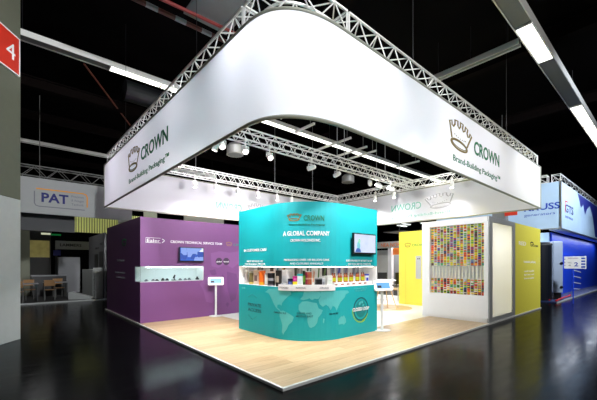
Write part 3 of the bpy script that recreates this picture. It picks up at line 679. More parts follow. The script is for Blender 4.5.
tv2 = thing('wall_screen', 'flat wall screen with pale blue picture on the teal block', 'screen', (3.45, 1.38, 1.85))
B(3.00, 3.80, 1.31, 1.36, 1.84, 2.30).build('screen_frame', BLK, tv2, 0.006)
dsp = B(3.025, 3.775, 1.304, 1.311, 1.875, 2.275).build('display', screen_mat('pale_picture', 'soft'), tv2)
ST = plane((3.0, 1.304, 1.85), (1, 0, 0), (0, 0, 1))
fill(ST, ellipse(0.16, 0.17, 0.055, 0.10), n1=0.002).build('pictured_bottle', mat('screen_teal', (90, 150, 160), 0.4, emit=0.6), dsp)
fill(ST, [(0.04, 0.03), (0.24, 0.03), (0.22, 0.09), (0.16, 0.12), (0.09, 0.11)], n1=0.0025).build('pictured_hand', mat('screen_navy', (50, 80, 140), 0.4, emit=0.5), dsp)
fill(ST, ellipse(0.18, 0.27, 0.035, 0.05), n1=0.003).build('pictured_cap', mat('screen_green', (110, 170, 140), 0.4, emit=0.6), dsp)
B(3.2, 3.6, 1.36, 1.399, 1.95, 2.2).build('wall_bracket', BLK, tv2)

# products in the niche -----------------------------------------------------------------
NF = NZ0 + 0.006
PG = 'products in the teal niche'
CM = {}
def cm(c, **k):
    if c not in CM: CM[c] = mat('print_%d_%d_%d' % c, c, 0.4, noise=0.06, nscale=20, **k)
    return CM[c]
def can_at(s, n, r, h, bands, name, label, cat, z=NF):
    """cylinder with coloured bands (fractions of the height), a rolled rim and a lid"""
    p = G(s, z, n); mats = []; prof = []; mi = []
    o = thing(name, label, cat, p, PG)
    prof = [(r * 0.93, 0)]
    for (f, c) in bands: prof += [(r, 0.003 if not mi else f0 * h), (r, f * h)]; mi += [len(mats)] * 2; mats.append(cm(c)); f0 = f
    prof += [(r * 0.93, h)]; mi += [len(mats) - 1]
    mi = mi[:len(prof) - 1]
    MB().lathe([(a, b + p.z) for a, b in prof], 18, mi, (p.x, p.y, 0)).build('body', mats, o)
    MB().lathe([(r * 0.96, p.z + h), (r * 1.0, p.z + h + 0.004), (r * 0.9, p.z + h + 0.006)], 18, 0, (p.x, p.y, 0)).build('lid', ALU, o)
    return o
def box_at(s, n, wd, dp, h, cols, name, label, cat, z=NF, print_=None):
    """carton: body, a band, a lid flap and a printed square on the front"""
    p = G(s, z, n); d = (G(s + 0.01, z, n) - G(s - 0.01, z, n)).normalized(); nn = Vector((d.y, -d.x, 0))
    M = Matrix((d, -nn, Vector((0, 0, 1)))).transposed().to_4x4(); M.translation = p
    o = thing(name, label, cat, p, PG)
    MB().box(-wd / 2, wd / 2, -dp / 2, dp / 2, 0, h, 0, M).build('body', cm(cols[0]), o, 0.003)
    MB().box(-wd / 2 - 0.002, wd / 2 + 0.002, -dp / 2 - 0.002, dp / 2 + 0.002, h * 0.86, h + 0.002, 0, M).build('lid', cm(cols[1]), o, 0.002)
    MB().box(-wd * 0.32, wd * 0.32, -dp / 2 - 0.003, -dp / 2, h * 0.25, h * 0.65, 0, M).build('printed_label', cm(cols[2]), o)
    return o
def bottle_at(s, n, r, h, cols, name, label, cat, z=NF):
    p = G(s, z, n); o = thing(name, label, cat, p, PG)
    MB().lathe([(r * 0.9, p.z), (r, p.z + 0.01), (r, p.z + h * 0.62), (r * 0.45, p.z + h * 0.78), (r * 0.4, p.z + h * 0.88)], 14, 0, (p.x, p.y, 0)).build('body', cm(cols[0]), o, smooth=False)
    MB().lathe([(r * 1.03, p.z + h * 0.12), (r * 1.03, p.z + h * 0.5)], 14, 0, (p.x, p.y, 0)).build('label_wrap', cm(cols[1]), o)
    MB().lathe([(r * 0.5, p.z + h * 0.88), (r * 0.5, p.z + h)], 12, 0, (p.x, p.y, 0)).build('cap', cm(cols[2]), o)
    return o
box_at(0.13, -0.16, 0.10, 0.1, 0.33, ((226, 218, 214), (240, 238, 236), (210, 200, 205)), 'tall_carton', 'plain white tall carton at the left end of the niche', 'carton')
can_at(0.37, -0.14, 0.075, 0.31, ((0.15, (190, 165, 90)), (0.85, (112, 100, 62)), (1, (180, 180, 170))), 'tin_canister', 'olive brown tin canister, second item from niche left end', 'tin')
box_at(0.60, -0.14, 0.19, 0.1, 0.33, ((226, 206, 184), (214, 190, 164), (120, 96, 90)), 'tea_tin', 'cream coloured tin with dark portrait print beside orange tin', 'tin')
can_at(0.81, -0.13, 0.075, 0.33, ((0.2, (240, 160, 40)), (0.93, (226, 104, 30)), (1, (226, 104, 30))), 'orange_tin', 'bright orange cylinder tin with amber foot', 'tin')
can_at(1.0, -0.14, 0.065, 0.27, ((0.1, (200, 200, 196)), (0.9, (232, 228, 222)), (1, (200, 200, 200))), 'white_tin', 'white round tin right of the orange tin', 'tin')
can_at(1.165, -0.12, 0.08, 0.28, ((0.15, (90, 84, 92)), (0.4, (30, 28, 32)), (0.6, (150, 150, 156)), (1, (24, 22, 26))), 'black_tin', 'black tin with silver middle print, left of two black tins', 'tin')
box_at(1.46, -0.12, 0.12, 0.1, 0.34, ((38, 34, 32), (24, 22, 24), (190, 176, 160)), 'black_carton', 'tall narrow black carton with pale print', 'carton')
box_at(1.60, -0.2, 0.13, 0.12, 0.35, ((240, 238, 238), (240, 240, 240), (225, 225, 228)), 'white_carton', 'tall white carton right of the narrow black carton', 'carton')
for k, (s, c, nm) in enumerate(((1.60, (150, 158, 176), 'silver blue'), (1.67, (196, 196, 204), 'silver'), (1.735, (120, 124, 160), 'violet grey'))):
    can_at(s, -0.07, 0.03, 0.07, ((0.3, (200, 200, 206)), (1, c)), 'small_tin', 'low %s tin in front of the white carton' % nm, 'tin')
box_at(1.82, -0.1, 0.11, 0.09, 0.17, ((26, 28, 58), (18, 20, 44), (90, 110, 170)), 'navy_box', 'dark navy box beside the magenta and yellow boxes', 'box')
box_at(1.94, -0.1, 0.11, 0.09, 0.11, ((240, 226, 20), (246, 232, 40), (250, 240, 120)), 'yellow_box', 'yellow box under the magenta box', 'box')
box_at(1.94, -0.1, 0.11, 0.09, 0.11, ((176, 20, 120), (188, 30, 130), (210, 90, 160)), 'magenta_box', 'magenta box stacked on the yellow box', 'box', z=NF + 0.1125)
box_at(2.045, -0.1, 0.11, 0.1, 0.27, ((236, 240, 240), (20, 176, 180), (220, 226, 228)), 'white_teal_box', 'white box with teal lid beside the green tube', 'box')
can_at(2.13, -0.1, 0.03, 0.34, ((0.3, (60, 90, 30)), (0.7, (96, 140, 34)), (1, (40, 44, 30))), 'green_tube', 'slim green and black tube in the niche centre', 'tube')
for k, (s, c) in enumerate(((2.19, (150, 40, 70)), (2.235, (176, 90, 60)), (2.28, (168, 92, 56)))):
    can_at(s, -0.1, 0.026, 0.32, ((0.2, (120, 40, 50)), (0.5, c), (0.6, (200, 160, 140)), (0.95, c), (1, (150, 120, 110))), 'aerosol_can', '%s aerosol can among three beside the green tube' % ('crimson', 'brown middle', 'copper right hand')[k], 'can')
o = box_at(2.47, -0.13, 0.13, 0.13, 0.19, ((24, 24, 26), (176, 176, 178), (10, 10, 12)), 'black_canister', 'black square canister with silver lid below hand picture', 'canister')
box_at(2.585, -0.15, 0.07, 0.1, 0.17, ((196, 198, 202), (206, 206, 210), (150, 150, 158)), 'silver_box', 'small silver box right of the black canister', 'box')
box_at(2.75, -0.14, 0.13, 0.1, 0.23, ((240, 240, 236), (236, 238, 232), (206, 216, 206)), 'white_box', 'white box left of the amber bottles', 'box')
# white riser with pairs of amber bottles
mb = MB(); mb.prism(gpath(-0.06, 2.85, 4.15, 12) + gpath(-0.2, 2.85, 4.15, 12)[::-1], NF, NF + 0.085); o = mb.build('bottle_riser', WHITE); tag(o, 'long low white riser under the amber bottles', 'riser')
PAIR = ('first', 'second', 'third', 'fourth', 'fifth', 'sixth')
for k, s in enumerate((2.89, 3.10, 3.29, 3.48, 3.70, 3.89)):
    for j in (0, 1):
        bottle_at(s - 0.032 + 0.064 * j, -0.13, 0.028, 0.20, ((176, 92, 44), (206, 206, 40), (120, 56, 30)), 'amber_bottle', '%s bottle of the %s amber pair from the left on riser' % (('left', 'right')[j], PAIR[k]), 'bottle', NF + 0.085)
    text(lambda u, v, n: G(u, v, -0.06 + n), s, NF + 0.025, 0.1, 0.03, 'AEROBOX', 'price_card', mat('rust_print', (180, 90, 60), 0.6), None, 'C'); c = bpy.data.objects['price_card' + ('' if k == 0 else '.%03d' % k)]; tag(c, 'rust coloured lettering under the %s amber pair on the riser' % PAIR[k], 'lettering', 'riser lettering')
box_at(4.08, -0.16, 0.12, 0.04, 0.24, ((236, 238, 242), (24, 50, 190), (20, 44, 180)), 'blue_top_box', 'white box with blue top at the right end of niche', 'box')
# pictures on the niche back
def poster(s, z0, z1, wd, cols, label):
    o = thing('niche_picture', label, 'picture', G(s, z0, -0.39), 'pictures on the niche back')
    Sg = lambda u, v, n: G(u, v, -0.398 + n)
    fill(Sg, [(s - wd / 2, z0), (s + wd / 2, z0), (s + wd / 2, z1), (s - wd / 2, z1)], n1=0.004, step=0.05).build('print', cm(cols[0]), o)
    fill(Sg, [(s - wd * 0.3, z0 + 0.01), (s + wd * 0.1, z0 + 0.01), (s + wd * 0.35, z1 - 0.05), (s, z1 - 0.02)], n1=0.006, step=0.05).build('motif', cm(cols[1]), o)
for s, z0, z1, wd, cols, lb in ((0.35, 1.46, 1.57, 0.25, ((110, 108, 112), (150, 146, 140)), 'grey picture above the olive canister'), (0.82, 1.45, 1.57, 0.13, ((44, 38, 36), (90, 70, 60)), 'dark picture above the orange tin'),
        (1.03, 1.4, 1.57, 0.14, ((226, 232, 246), (70, 150, 160)), 'white picture with teal line above the white tin'), (1.27, 1.36, 1.57, 0.12, ((226, 190, 120), (30, 24, 22)), 'amber picture with black motif above the black tin'),
        (1.78, 1.36, 1.57, 0.10, ((100, 112, 92), (60, 74, 50)), 'green grey picture above the navy box'), (1.93, 1.34, 1.57, 0.2, ((150, 148, 146), (190, 186, 180)), 'wide grey picture above the magenta box'),
        (2.26, 1.38, 1.57, 0.16, ((70, 96, 90), (190, 206, 210)), 'dark teal picture above the aerosol cans'), (2.42, 1.22, 1.5, 0.12, ((240, 232, 226), (226, 170, 140)), 'picture of a pale hand above the black canister'),
        (2.60, 1.30, 1.57, 0.11, ((232, 236, 232), (56, 110, 40)), 'picture with green plant right of the hand'), (2.85, 1.36, 1.57, 0.22, ((34, 30, 44), (100, 130, 80)), 'dark picture with green motif above white box'),
        (3.15, 1.37, 1.57, 0.14, ((150, 154, 170), (110, 112, 126)), 'grey blue picture above the second amber pair'), (3.36, 1.37, 1.57, 0.16, ((176, 180, 206), (70, 84, 180)), 'pale picture with blue motif above third amber pair'),
        (3.60, 1.37, 1.57, 0.16, ((160, 160, 170), (120, 120, 150)), 'grey violet picture above the fourth amber pair'), (3.96, 1.34, 1.57, 0.24, ((120, 126, 140), (170, 176, 186)), 'dark grey picture near the right end of niche')):
    poster(s, z0, z1, wd, cols, lb)

# ------------------------------------------------------------------ can wall
CX0, CX1, CY1 = 7.0, 9.15, 1.9
cw = thing('can_wall', 'white display case with glazed front filled with printed cans', 'display case', (CX0, 0, PZ))
wy0, wy1, wz0, wz1 = 0.13, 1.66, 0.76, 2.73
mb = MB(); mb.box(CX0, CX0 + 0.14, 0.03, CY1, PZ, wz0); mb.box(CX0, CX0 + 0.14, 0.03, CY1, wz1, WT + 0.02); mb.box(CX0, CX0 + 0.14, 0.03, wy0, wz0, wz1); mb.box(CX0, CX0 + 0.14, wy1, CY1, wz0, wz1)
mb.box(CX0 + 0.14, CX1, CY1 - 0.06, CY1, PZ, WT); mb.box(CX0 + 0.14, CX1, 0.08, CY1 - 0.06, WT - 0.02, WT + 0.02); mb.box(CX0 + 0.14, CX1, 0.03, CY1 - 0.06, PZ, PZ + 0.06)
mb.build('white_casing', WHITE, cw, 0.004)
B(CX0 + 0.16, CX0 + 0.18, wy0 - 0.05, wy1 + 0.05, wz0 - 0.05, wz1 + 0.05).build('back_panel', mat('case_back', (232, 230, 214), 0.5, noise=0.03), cw)
NC, NR = 16, 22
pitch = (wy1 - wy0) / NC; CR = pitch * 0.45
mb = MB()
for k in range(NC + 1):
    y = wy0 + pitch * k; mb.box(CX0 + 0.085, CX0 + 0.16, y - 0.004, y + 0.004, wz0, wz1)
mb.build('column_dividers', WHITE, cw)
rowh = (wz1 - wz0) / NR
rows = [r for r in range(NR) if r < 13 or r > 16]
mb = MB()
for r in (13, 14, 15, 16, 17):
    z = wz1 - rowh * r; mb.box(CX0 + 0.02, CX0 + 0.03, wy0, wy1, z - 0.008, z + 0.008)
mb.build('cross_bars', ALU, cw)
# frosted end panel in a grey frame
fx0, fx1, fz0, fz1 = 7.26, 8.92, 0.17, 2.76
mb = MB(); mb.box(CX0, CX1, 0.0, 0.05, PZ, fz0); mb.box(CX0, CX1, 0.0, 0.05, fz1, WT + 0.02); mb.box(CX0 + 0.02, fx0, 0.0, 0.05, fz0, fz1); mb.box(fx1, CX1, 0.0, 0.05, fz0, fz1)
mb.build('grey_end_frame', mat('frame_grey', (176, 178, 178), 0.4, 0.4, noise=0.03), cw, 0.004)
FROST = fabric_mat('frosted_panel', (236, 234, 230), 0.55)
mb = MB(); mb.add([(fx0, 0.03, fz0), (fx1, 0.03, fz0), (fx1, 0.03, fz1), (fx0, 0.03, fz1)], [(0, 1, 2, 3)]); mb.build('frosted_panel', FROST, cw)
d = bpy.data.lights.new('case_lamp', 'AREA'); d.shape = 'RECTANGLE'; d.size = 1.5; d.size_y = 0.3; d.energy = 34; d.color = (0.96, 0.98, 1)
lo = bpy.data.objects.new('case_lamp', d); COL.objects.link(lo); lo.parent = cw; lo.location = Vector((8.1, 0.9, 2.8)) - Vector((CX0, 0, PZ))
MB().box(7.4, 8.8, 0.75, 1.05, 2.82, 2.855).build('case_lamp_housing', ALU, cw)
# the cans
CANCOL = [((236, 110, 30), 'orange'), ((196, 40, 36), 'red'), ((196, 214, 40), 'lime'), ((250, 206, 40), 'yellow'), ((40, 60, 150), 'blue'), ((44, 150, 120), 'teal'), ((40, 36, 40), 'black'), ((232, 228, 214), 'cream'), ((110, 60, 36), 'brown'), ((150, 60, 120), 'plum'), ((90, 170, 60), 'green'), ((150, 176, 200), 'pale blue')]
CW = [5, 4, 6, 5, 2, 2, 3, 3, 2, 1, 3, 2]
CH = rowh * 0.985
def can_mesh(a, b):
    me_mb = MB(); h = CH
    me_mb.lathe([(CR * 0.8, 0), (CR, h * 0.06), (CR, h * 0.38), (CR, h * 0.38), (CR, h * 0.70), (CR, h * 0.70), (CR, h * 0.92), (CR * 0.86, h)], 12, [0, 0, 0, 1, 1, 0, 0])
    o = me_mb.build('drinks_can', [cm(CANCOL[a][0]), cm(CANCOL[b][0]), ALU]); d = o.data; bpy.data.objects.remove(o); return d
CANMESH = {}
ORD2 = ['first', 'second', 'third', 'fourth', 'fifth', 'sixth', 'seventh', 'eighth', 'ninth', 'tenth', 'eleventh', 'twelfth', 'thirteenth', 'fourteenth', 'fifteenth', 'sixteenth', 'seventeenth', 'eighteenth']
cr_ = random.Random(11)
for c in range(NC):
    y = wy1 - pitch * (c + 0.5)
    for i, r in enumerate(rows):
        a = cr_.choices(range(12), CW)[0]; b = cr_.choices(range(12), CW)[0]
        while b == a: b = cr_.choices(range(12), CW)[0]
        if (a, b) not in CANMESH: CANMESH[(a, b)] = can_mesh(a, b)
        o = bpy.data.objects.new('drinks_can', CANMESH[(a, b)]); COL.objects.link(o)
        o.location = (CX0 + 0.115, y, wz1 - rowh * (r + 1) + 0.002); o.rotation_euler = (0, 0, cr_.random() * 6)
        pos = '%s from the top' % ORD2[i] if r < 13 else '%s from the bottom' % ORD2[NR - 1 - r]
        tag(o, '%s can with %s band, %s column from left, %s' % (CANCOL[a][1], CANCOL[b][1], ORD2[c], pos), 'can', 'printed cans in the can wall')

# ------------------------------------------------------------------ yellow cabin
yc = thing('yellow_cabin', 'yellow cabin behind the can wall with olive looking outer side', 'cabin', (9.15, 0, PZ))
B(9.16, 11.98, 0.0, 4.05, PZ, WT + 0.01).build('wall_panels', YEL, yc, 0.003); ycw = yc.children[0] if yc.children else [q for q in COL.objects if q.parent == yc][0]
SYE = plane((9.15, 10, 0), (0, -1, 0), (0, 0, 1)); SYO = plane((0, 0.0, 0), (1, 0, 0), (0, 0, 1))
crown_logo(SYE, 10 - 3.66, 2.36, 0.27, 0.18, mat('bronze_yellow', (160, 140, 50), 0.6), ycw, 0, 0.08)
text(SYE, 10 - 3.48, 2.30, 0.6, 0.1, 'CROWN', 'brand_lettering', mat('green_yellow', (60, 150, 60), 0.6), ycw, bold=0.01)
text(SYE, 10 - 3.7, 2.17, 0.75, 0.035, 'Brand-Building Packaging', 'slogan', mat('olive_text', (190, 180, 60), 0.6), ycw)
ribbon(SYE, [(10 - 3.75, PZ + 0.02), (10 - 3.75, 2.2)], 0.008).build('door_joint', mat('olive_text', (190, 180, 60), 0.6), ycw)
hb = thing('door_panel_plate', 'tall pale plate on the yellow cabin wall', 'plate', (9.13, 3.2, 1.06))
B(9.125, 9.148, 3.09, 3.31, 1.06, 1.93).build('plate', LGREY, hb, 0.004); fill(plane((9.125, 10, 0), (0, -1, 0), (0, 0, 1)), ellipse(10 - 3.22, 1.82, 0.02, 0.03), fill(plane((9.125, 10, 0), (0, -1, 0), (0, 0, 1)), ellipse(10 - 3.16, 1.82, 0.02, 0.03), n1=0.003), 0.003).build('dark_marks', INKK, hb)
text(SYO, 9.5, 2.22, 0.72, 0.13, 'RED', 'side_lettering', INKW, ycw); crown_logo(SYO, 10.9, 2.3, 0.35, 0.16, INKK, ycw, 0, 0.08); text(SYO, 11.05, 2.22, 0.6, 0.1, 'Crown', 'side_lettering', INKK, ycw)
text(SYO, 10.0, 1.66, 1.35, 0.075, 'Sustainable packaging', 'side_lettering', INKW, ycw)
for z, t in ((1.36, 'metal recycles'), (1.24, 'for ever and'), (1.12, 'loses no quality')): text(SYO, 10.05, z, 1.1, 0.06, t, 'side_lettering', INKW, ycw)

# ------------------------------------------------------------------ tablet kiosks
def kiosk(base, face, label):
    b = Vector(base); f = Vector(face).normalized(); sd = Vector((-f.y, f.x, 0))
    o = thing('tablet_kiosk', label, 'kiosk', b)
    M = Matrix((sd, -f, Vector((0, 0, 1)))).transposed().to_4x4(); M.translation = b
    MB().prism(ellipse(0, 0, 0.2, 0.15), 0, 0.018, 0, M).build('base_plate', WHITE, o, 0.004)
    MB().box(-0.03, 0.03, 0.0, 0.035, 0.018, 1.02, 0, M).build('pole', WHITE, o, 0.004)
    T = M @ Matrix.Translation((0, -0.02, 1.06)) @ Matrix.Rotation(math.radians(-28), 4, 'X')
    rr = []
    for cx, cz, a0 in ((0.19, 0.09, 0), (-0.19, 0.09, 90), (-0.19, -0.09, 180), (0.19, -0.09, 270)):
        for k in range(5):
            t = math.radians(a0 + 22.5 * k); rr.append((cx + 0.04 * math.cos(t), cz + 0.04 * math.sin(t)))
    T2 = T @ Matrix.Rotation(math.radians(90), 4, 'X')
    tcase = MB().prism(rr, -0.015, 0.025, 0, T2).build('tablet_case', WHITE, o, 0.004)
    e = MB().box(-0.165, 0.165, -0.028, -0.0245, -0.075, 0.075, 0, T).build('tablet_screen', mat('tablet_blue', (74, 128, 176), 0.3, emit=0.55), tcase)
    k = MB().box(-0.15, -0.05, -0.030, -0.0275, -0.06, 0.0, 0, T); k.build('screen_icon', BLK, tcase)
    return o
kiosk((2.13, 5.92, PZ), (-0.45, -0.9, 0), 'white tablet kiosk in front of the purple cabin')
kiosk((4.07, 1.32, PZ), (-0.5, -0.85, 0), 'white tablet kiosk at the right end of the teal block')

# furniture in the open middle
def table(loc, label):
    x, y, z = loc; o = thing('high_table', label, 'table', loc)
    MB().lathe([(0.36, z + 0.99), (0.38, z + 1.0), (0.38, z + 1.02), (0.36, z + 1.03)], 28, 0, (x, y, 0)).build('table_top', WHITE, o)
    for a in (20, 110, 200, 290):
        t = math.radians(a); MB().tube((x + 0.1 * math.cos(t), y + 0.1 * math.sin(t), z + 0.99), (x + 0.42 * math.cos(t), y + 0.42 * math.sin(t), z), 0.02, 8, r2=0.016).build('leg', WOOD2, o)
    MB().lathe([(0.13, z + 0.93), (0.13, z + 0.99)], 16, 0, (x, y, 0)).build('leg_hub', WOOD2, o)
table((7.3, 3.45, PZ + 0.004), 'high table with splayed pale wooden legs behind right kiosk')
def bar_chair(loc, rz, label):
    o = thing('bar_chair', label, 'chair', loc, 'dark chairs behind the right kiosk'); x, y, z = loc
    M = Matrix.Translation(loc) @ Matrix.Rotation(rz, 4, 'Z')
    MB().lathe([(0.22, z), (0.22, z + 0.015), (0.03, z + 0.03)], 20, 0, (x, y, 0)).build('base', ALU, o)
    MB().tube((x, y, z + 0.03), (x, y, z + 0.62), 0.025, 10).build('column', ALU, o)
    MB().box(-0.2, 0.2, -0.2, 0.2, 0.62, 0.69, 0, M).build('seat', BLK, o, 0.02)
    MB().box(-0.2, 0.2, 0.17, 0.22, 0.72, 1.22, 0, M).build('backrest', BLK, o, 0.015)
    mb = MB(); mb.box(-0.16, -0.13, 0.15, 0.19, 0.64, 0.8, 0, M); mb.box(0.13, 0.16, 0.15, 0.19, 0.64, 0.8, 0, M); mb.build('back_support', BLK, o)
    return o
bar_chair((9.9, 5.35, PZ), 2.2, 'dark high chair behind the right kiosk, left of two')
bar_chair((10.0, 4.62, PZ), 2.5, 'dark high chair beside the yellow cabin, right of two')

# ------------------------------------------------------------------ neighbours seen through the stand (beyond X = 12)
tag(B(15.5, 20, 6.0, 16.0, 0, 0.04).build('stand_floor', mat('oak_far', (200, 168, 120), 0.5, noise=0.1)), 'pale wooden floor of the stand seen right of the teal block', 'floor')
tag(B(19.8, 19.98, 6.0, 16.0, 0.04, 2.7).build('back_panel', LGREY), 'light grey back panel of the stand seen right of teal block', 'panel')
tag(B(15.5, 15.75, 8.55, 8.8, 0.041, 3.02).build('column', WHITE), 'white column right beside the teal block edge', 'column'); tag(B(17.5, 17.7, 8.2, 8.4, 0.04, 2.35).build('column', WHITE), 'white column standing farther back behind right kiosk', 'column')
nb = B(15.4, 15.49, 6.5, 10.5, 2.62, 3.02).build('header_band', LGREY); tag(nb, 'grey header band with orange lettering right of the teal block', 'header')
text(plane((15.4, 20, 0), (0, -1, 0), (0, 0, 1)), 20 - 9.25, 2.7, 1.9, 0.24, 'NEA NORDIC', 'header_lettering', mat('orange_header', (226, 110, 40), 0.6), nb, bold=0.01)
MB().box(15.6, 15.7, 6.6, 8.5, 2.2, 2.62).build('orange_panel', mat('orange_panel', (210, 110, 40), 0.6, noise=0.05), nb)
q = B(16.9, 17.0, 8.6, 9.4, 0.04, 2.2).build('panel', MGREY); tag(q, 'grey standing panel behind the white column', 'panel'); q = B(18.2, 18.3, 8.6, 12.0, 0.04, 2.3).build('panel', LGREY); tag(q, 'light grey tall panel behind the two white columns', 'panel'); q = B(17.2, 17.3, 7.0, 8.1, 0.04, 2.1).build('panel', mat('orange_panel', (210, 110, 40), 0.6)); tag(q, 'dull orange standing panel behind the dark high chairs', 'panel')
lm = thing('stand_fill_lamp', 'added fill lamp over the stand seen right of teal block', 'ceiling light', (16.0, 8.3, 3.6))  # lamp and housing added to brighten this neighbouring stand
B(15.3, 16.8, 7.6, 9.0, 3.61, 3.66).build('lamp_housing', DGREY, lm); MB().tube((16, 8.3, 3.66), (16, 8.3, 9.19), 0.02, 6).build('drop_rod', ALUD, lm)
d = bpy.data.lights.new('stand_fill_lamp', 'AREA'); d.size = 1.4; d.energy = 220
lo = bpy.data.objects.new('stand_fill_light', d); COL.objects.link(lo); lo.parent = lm
for k, (x, y) in enumerate(((16, 7.8), (16.2, 6.9), (17.6, 7.6))):
    bar_chair((x, y, 0.04), 1.2 + k, 'dark high chair on the neighbouring grey stand, %s' % ('left one', 'front right one', 'rear one')[k])
# small lit ceiling fittings far away
for k, (x, y, z) in enumerate(((24, 13.0, 5.0), (25.5, 11.6, 5.2), (27, 14.4, 5.5))):
    o = thing('hanging_lamp', 'small distant lit lamp under the rear right banner, %s' % ('left', 'right', 'middle')[k], 'ceiling light', (x, y, z), 'distant lamps')
    B(x - 0.6, x + 0.6, y - 0.15, y + 0.15, z, z + 0.06).build('lit_diffuser', mat('dim_tube', (245, 250, 245), 0.5, emit=1.5), o)
    B(x - 0.65, x + 0.65, y - 0.2, y + 0.2, z + 0.06, z + 0.14).build('housing', DGREY, o); MB().tube((x, y, z + 0.14), (x, y, 9.2), 0.02, 6).build('drop_rod', ALUD, o)

# ------------------------------------------------------------------ left neighbour with the PAT fascia
pt = B(-6, 1.6, 13.85, 21.49, 0, 0.05).build('carpet', mat('dim_carpet', (36, 36, 36), 0.9, noise=0.15)); tag(pt, 'dark carpet of the dim stand with pale front edge', 'carpet')
B(-6, 1.6, 13.81, 13.85, 0, 0.055).build('carpet_edge', LGREY, pt)
GREYF = mat('fascia_grey', (164, 168, 166), 0.6, noise=0.05)
fa = B(-6, 1.6, 12.8, 12.9, 3.55, 4.9).build('fascia', GREYF); tag(fa, 'grey fascia lettered PAT left of the white banner', 'fascia')
tag(B(-6, -0.48, 13.3, 13.4, 2.93, 3.6).build('soffit_panel', DGREY), 'dark grey panel below the PAT fascia', 'panel')
LOUV = bpy.data.materials.new('lit_slats'); LOUV.use_nodes = True
nt = LOUV.node_tree; bs = nt.nodes['Principled BSDF']; tcn = nt.nodes.new('ShaderNodeTexCoord'); wv = nt.nodes.new('ShaderNodeTexWave'); wv.inputs['Scale'].default_value = 2.6; wv.bands_direction = 'X'
crr = nt.nodes.new('ShaderNodeValToRGB'); crr.color_ramp.elements[0].color = (*lin((90, 96, 40)), 1); crr.color_ramp.elements[1].color = (*lin((210, 216, 130)), 1); crr.color_ramp.elements[0].position = 0.05; crr.color_ramp.elements[1].position = 0.4
nt.links.new(tcn.outputs['Object'], wv.inputs['Vector']); nt.links.new(wv.outputs['Fac'], crr.inputs['Fac']); nt.links.new(crr.outputs['Color'], bs.inputs['Emission Color']); nt.links.new(crr.outputs['Color'], bs.inputs['Base Color']); bs.inputs['Emission Strength'].default_value = 0.3
B(0.0, 4.0, 17.5, 17.6, 3.3, 4.4).build('lit_slatted_panel', LOUV); B(3.9, 3.98, 17.6, 17.7, 0.001, 4.3).build('support_post', DGREY, bpy.data.objects['lit_slatted_panel']); tag(bpy.data.objects['lit_slatted_panel'], 'glowing yellow green slatted panel right of dark soffit', 'panel')
B(-6, -1.75, 17.75, 17.85, 0.05, 3.3).build('olive_panel', OLIVE); tag(bpy.data.objects['olive_panel'], 'dim olive panel right beside the hall pillar', 'panel')
tag(B(-6, -0.6, 21.5, 21.6, 0.05, 3.6).build('back_wall', DGREY), 'dark back wall of the dim stand', 'wall')
mb = MB(); mb.box(0.72, 0.80, 13.9, 17.6, 0.051, 3.05); sw = mb.build('side_wall', mat('side_wall_grey', (104, 106, 110), 0.6, noise=0.06)); tag(sw, 'grey side wall of the dim stand next to the purple cabin', 'wall')
B(0.70, 0.72, 14.2, 14.9, 1.5, 2.2).build('dark_picture', DGREY, sw); B(0.70, 0.72, 15.2, 16.0, 1.45, 2.1).build('dark_picture', INKK, sw)
SW = plane((0.72, 20, 0), (0, -1, 0), (0, 0, 1)); text(SW, 4.1, 2.35, 0.9, 0.1, 'labtech', 'wall_lettering', INKK, sw); text(SW, 5.2, 2.5, 0.6, 0.12, 'PAT', 'wall_lettering', INKK, sw)
SPT = plane((-3, 12.8, 0), (1, 0, 0), (0, 0, 1))
text(SPT, -1.62 + 3, 4.02, 0.86, 0.35, 'PAT', 'lettering', NAVY, fa, bold=0.03)
for z, t in ((4.30, 'Precision'), (4.14, '& Anlagen'), (3.98, 'Technik')): text(SPT, -0.66 + 3, z, 0.42, 0.09, t, 'small_lettering', INKG, fa)
mb = ribbon(SPT, [(-1.78 + 3, 4.5), (-0.25 + 3, 4.5), (-0.16 + 3, 4.46), (-0.12 + 3, 4.38), (-0.12 + 3, 3.95)], 0.045); mb.build('orange_bracket', ORNG, fa)
mb = ribbon(SPT, [(-1.83 + 3, 4.4), (-1.83 + 3, 3.94), (-1.79 + 3, 3.86), (-1.70 + 3, 3.83), (-0.2 + 3, 3.83)], 0.035); mb.build('grey_bracket', INKG, fa)
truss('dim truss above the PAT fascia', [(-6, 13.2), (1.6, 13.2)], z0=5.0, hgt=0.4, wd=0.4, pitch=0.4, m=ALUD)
# things on that stand
pl_ = thing('fill_panel_light', 'weak fill lamp added out of sight above the dim stand', 'ceiling light', (-1.5, 15.6, 4.4))  # unseen lamp added to lift the interior of this stand
B(-2.2, -0.8, 15.2, 16.0, 4.41, 4.45).build('panel_housing', WHITE, pl_); MB().tube((-1.5, 15.6, 4.45), (-1.5, 15.6, 9.19), 0.015, 6).build('drop_rod', ALUD, pl_)
d = bpy.data.lights.new('fill_panel_beam', 'AREA'); d.size = 1.0; d.energy = 30
lo = bpy.data.objects.new('fill_panel_beam', d); COL.objects.link(lo); lo.parent = pl_
def flat(name, label, cat, box_, m, group=None):
    o = B(*box_).build(name, m); return tag(o, label, cat, group)
S20 = plane((-4, 20.9, 0), (1, 0, 0), (0, 0, 1))
sg = thing('stand_sign', 'grey stand header with dark lettering far back in the dim stand', 'sign', (0, 20.95, 0.05))
B(-0.45, 1.4, 20.9, 21.0, 2.5, 3.0).build('board', LGREY, sg); B(1.3, 1.4, 20.9, 21.0, 0.051, 2.5).build('post', DGREY, sg); B(-0.45, -0.35, 20.9, 21.0, 0.051, 2.5).build('post', DGREY, sg); text(S20, 3.78, 2.68, 1.08, 0.17, 'LAMMERS', 'lettering', INKK, sg, bold=0.02)
sc_ = thing('lit_exit_sign', 'small lit white and green sign under the dark soffit', 'sign', (-1.1, 15.32, 2.9), None)
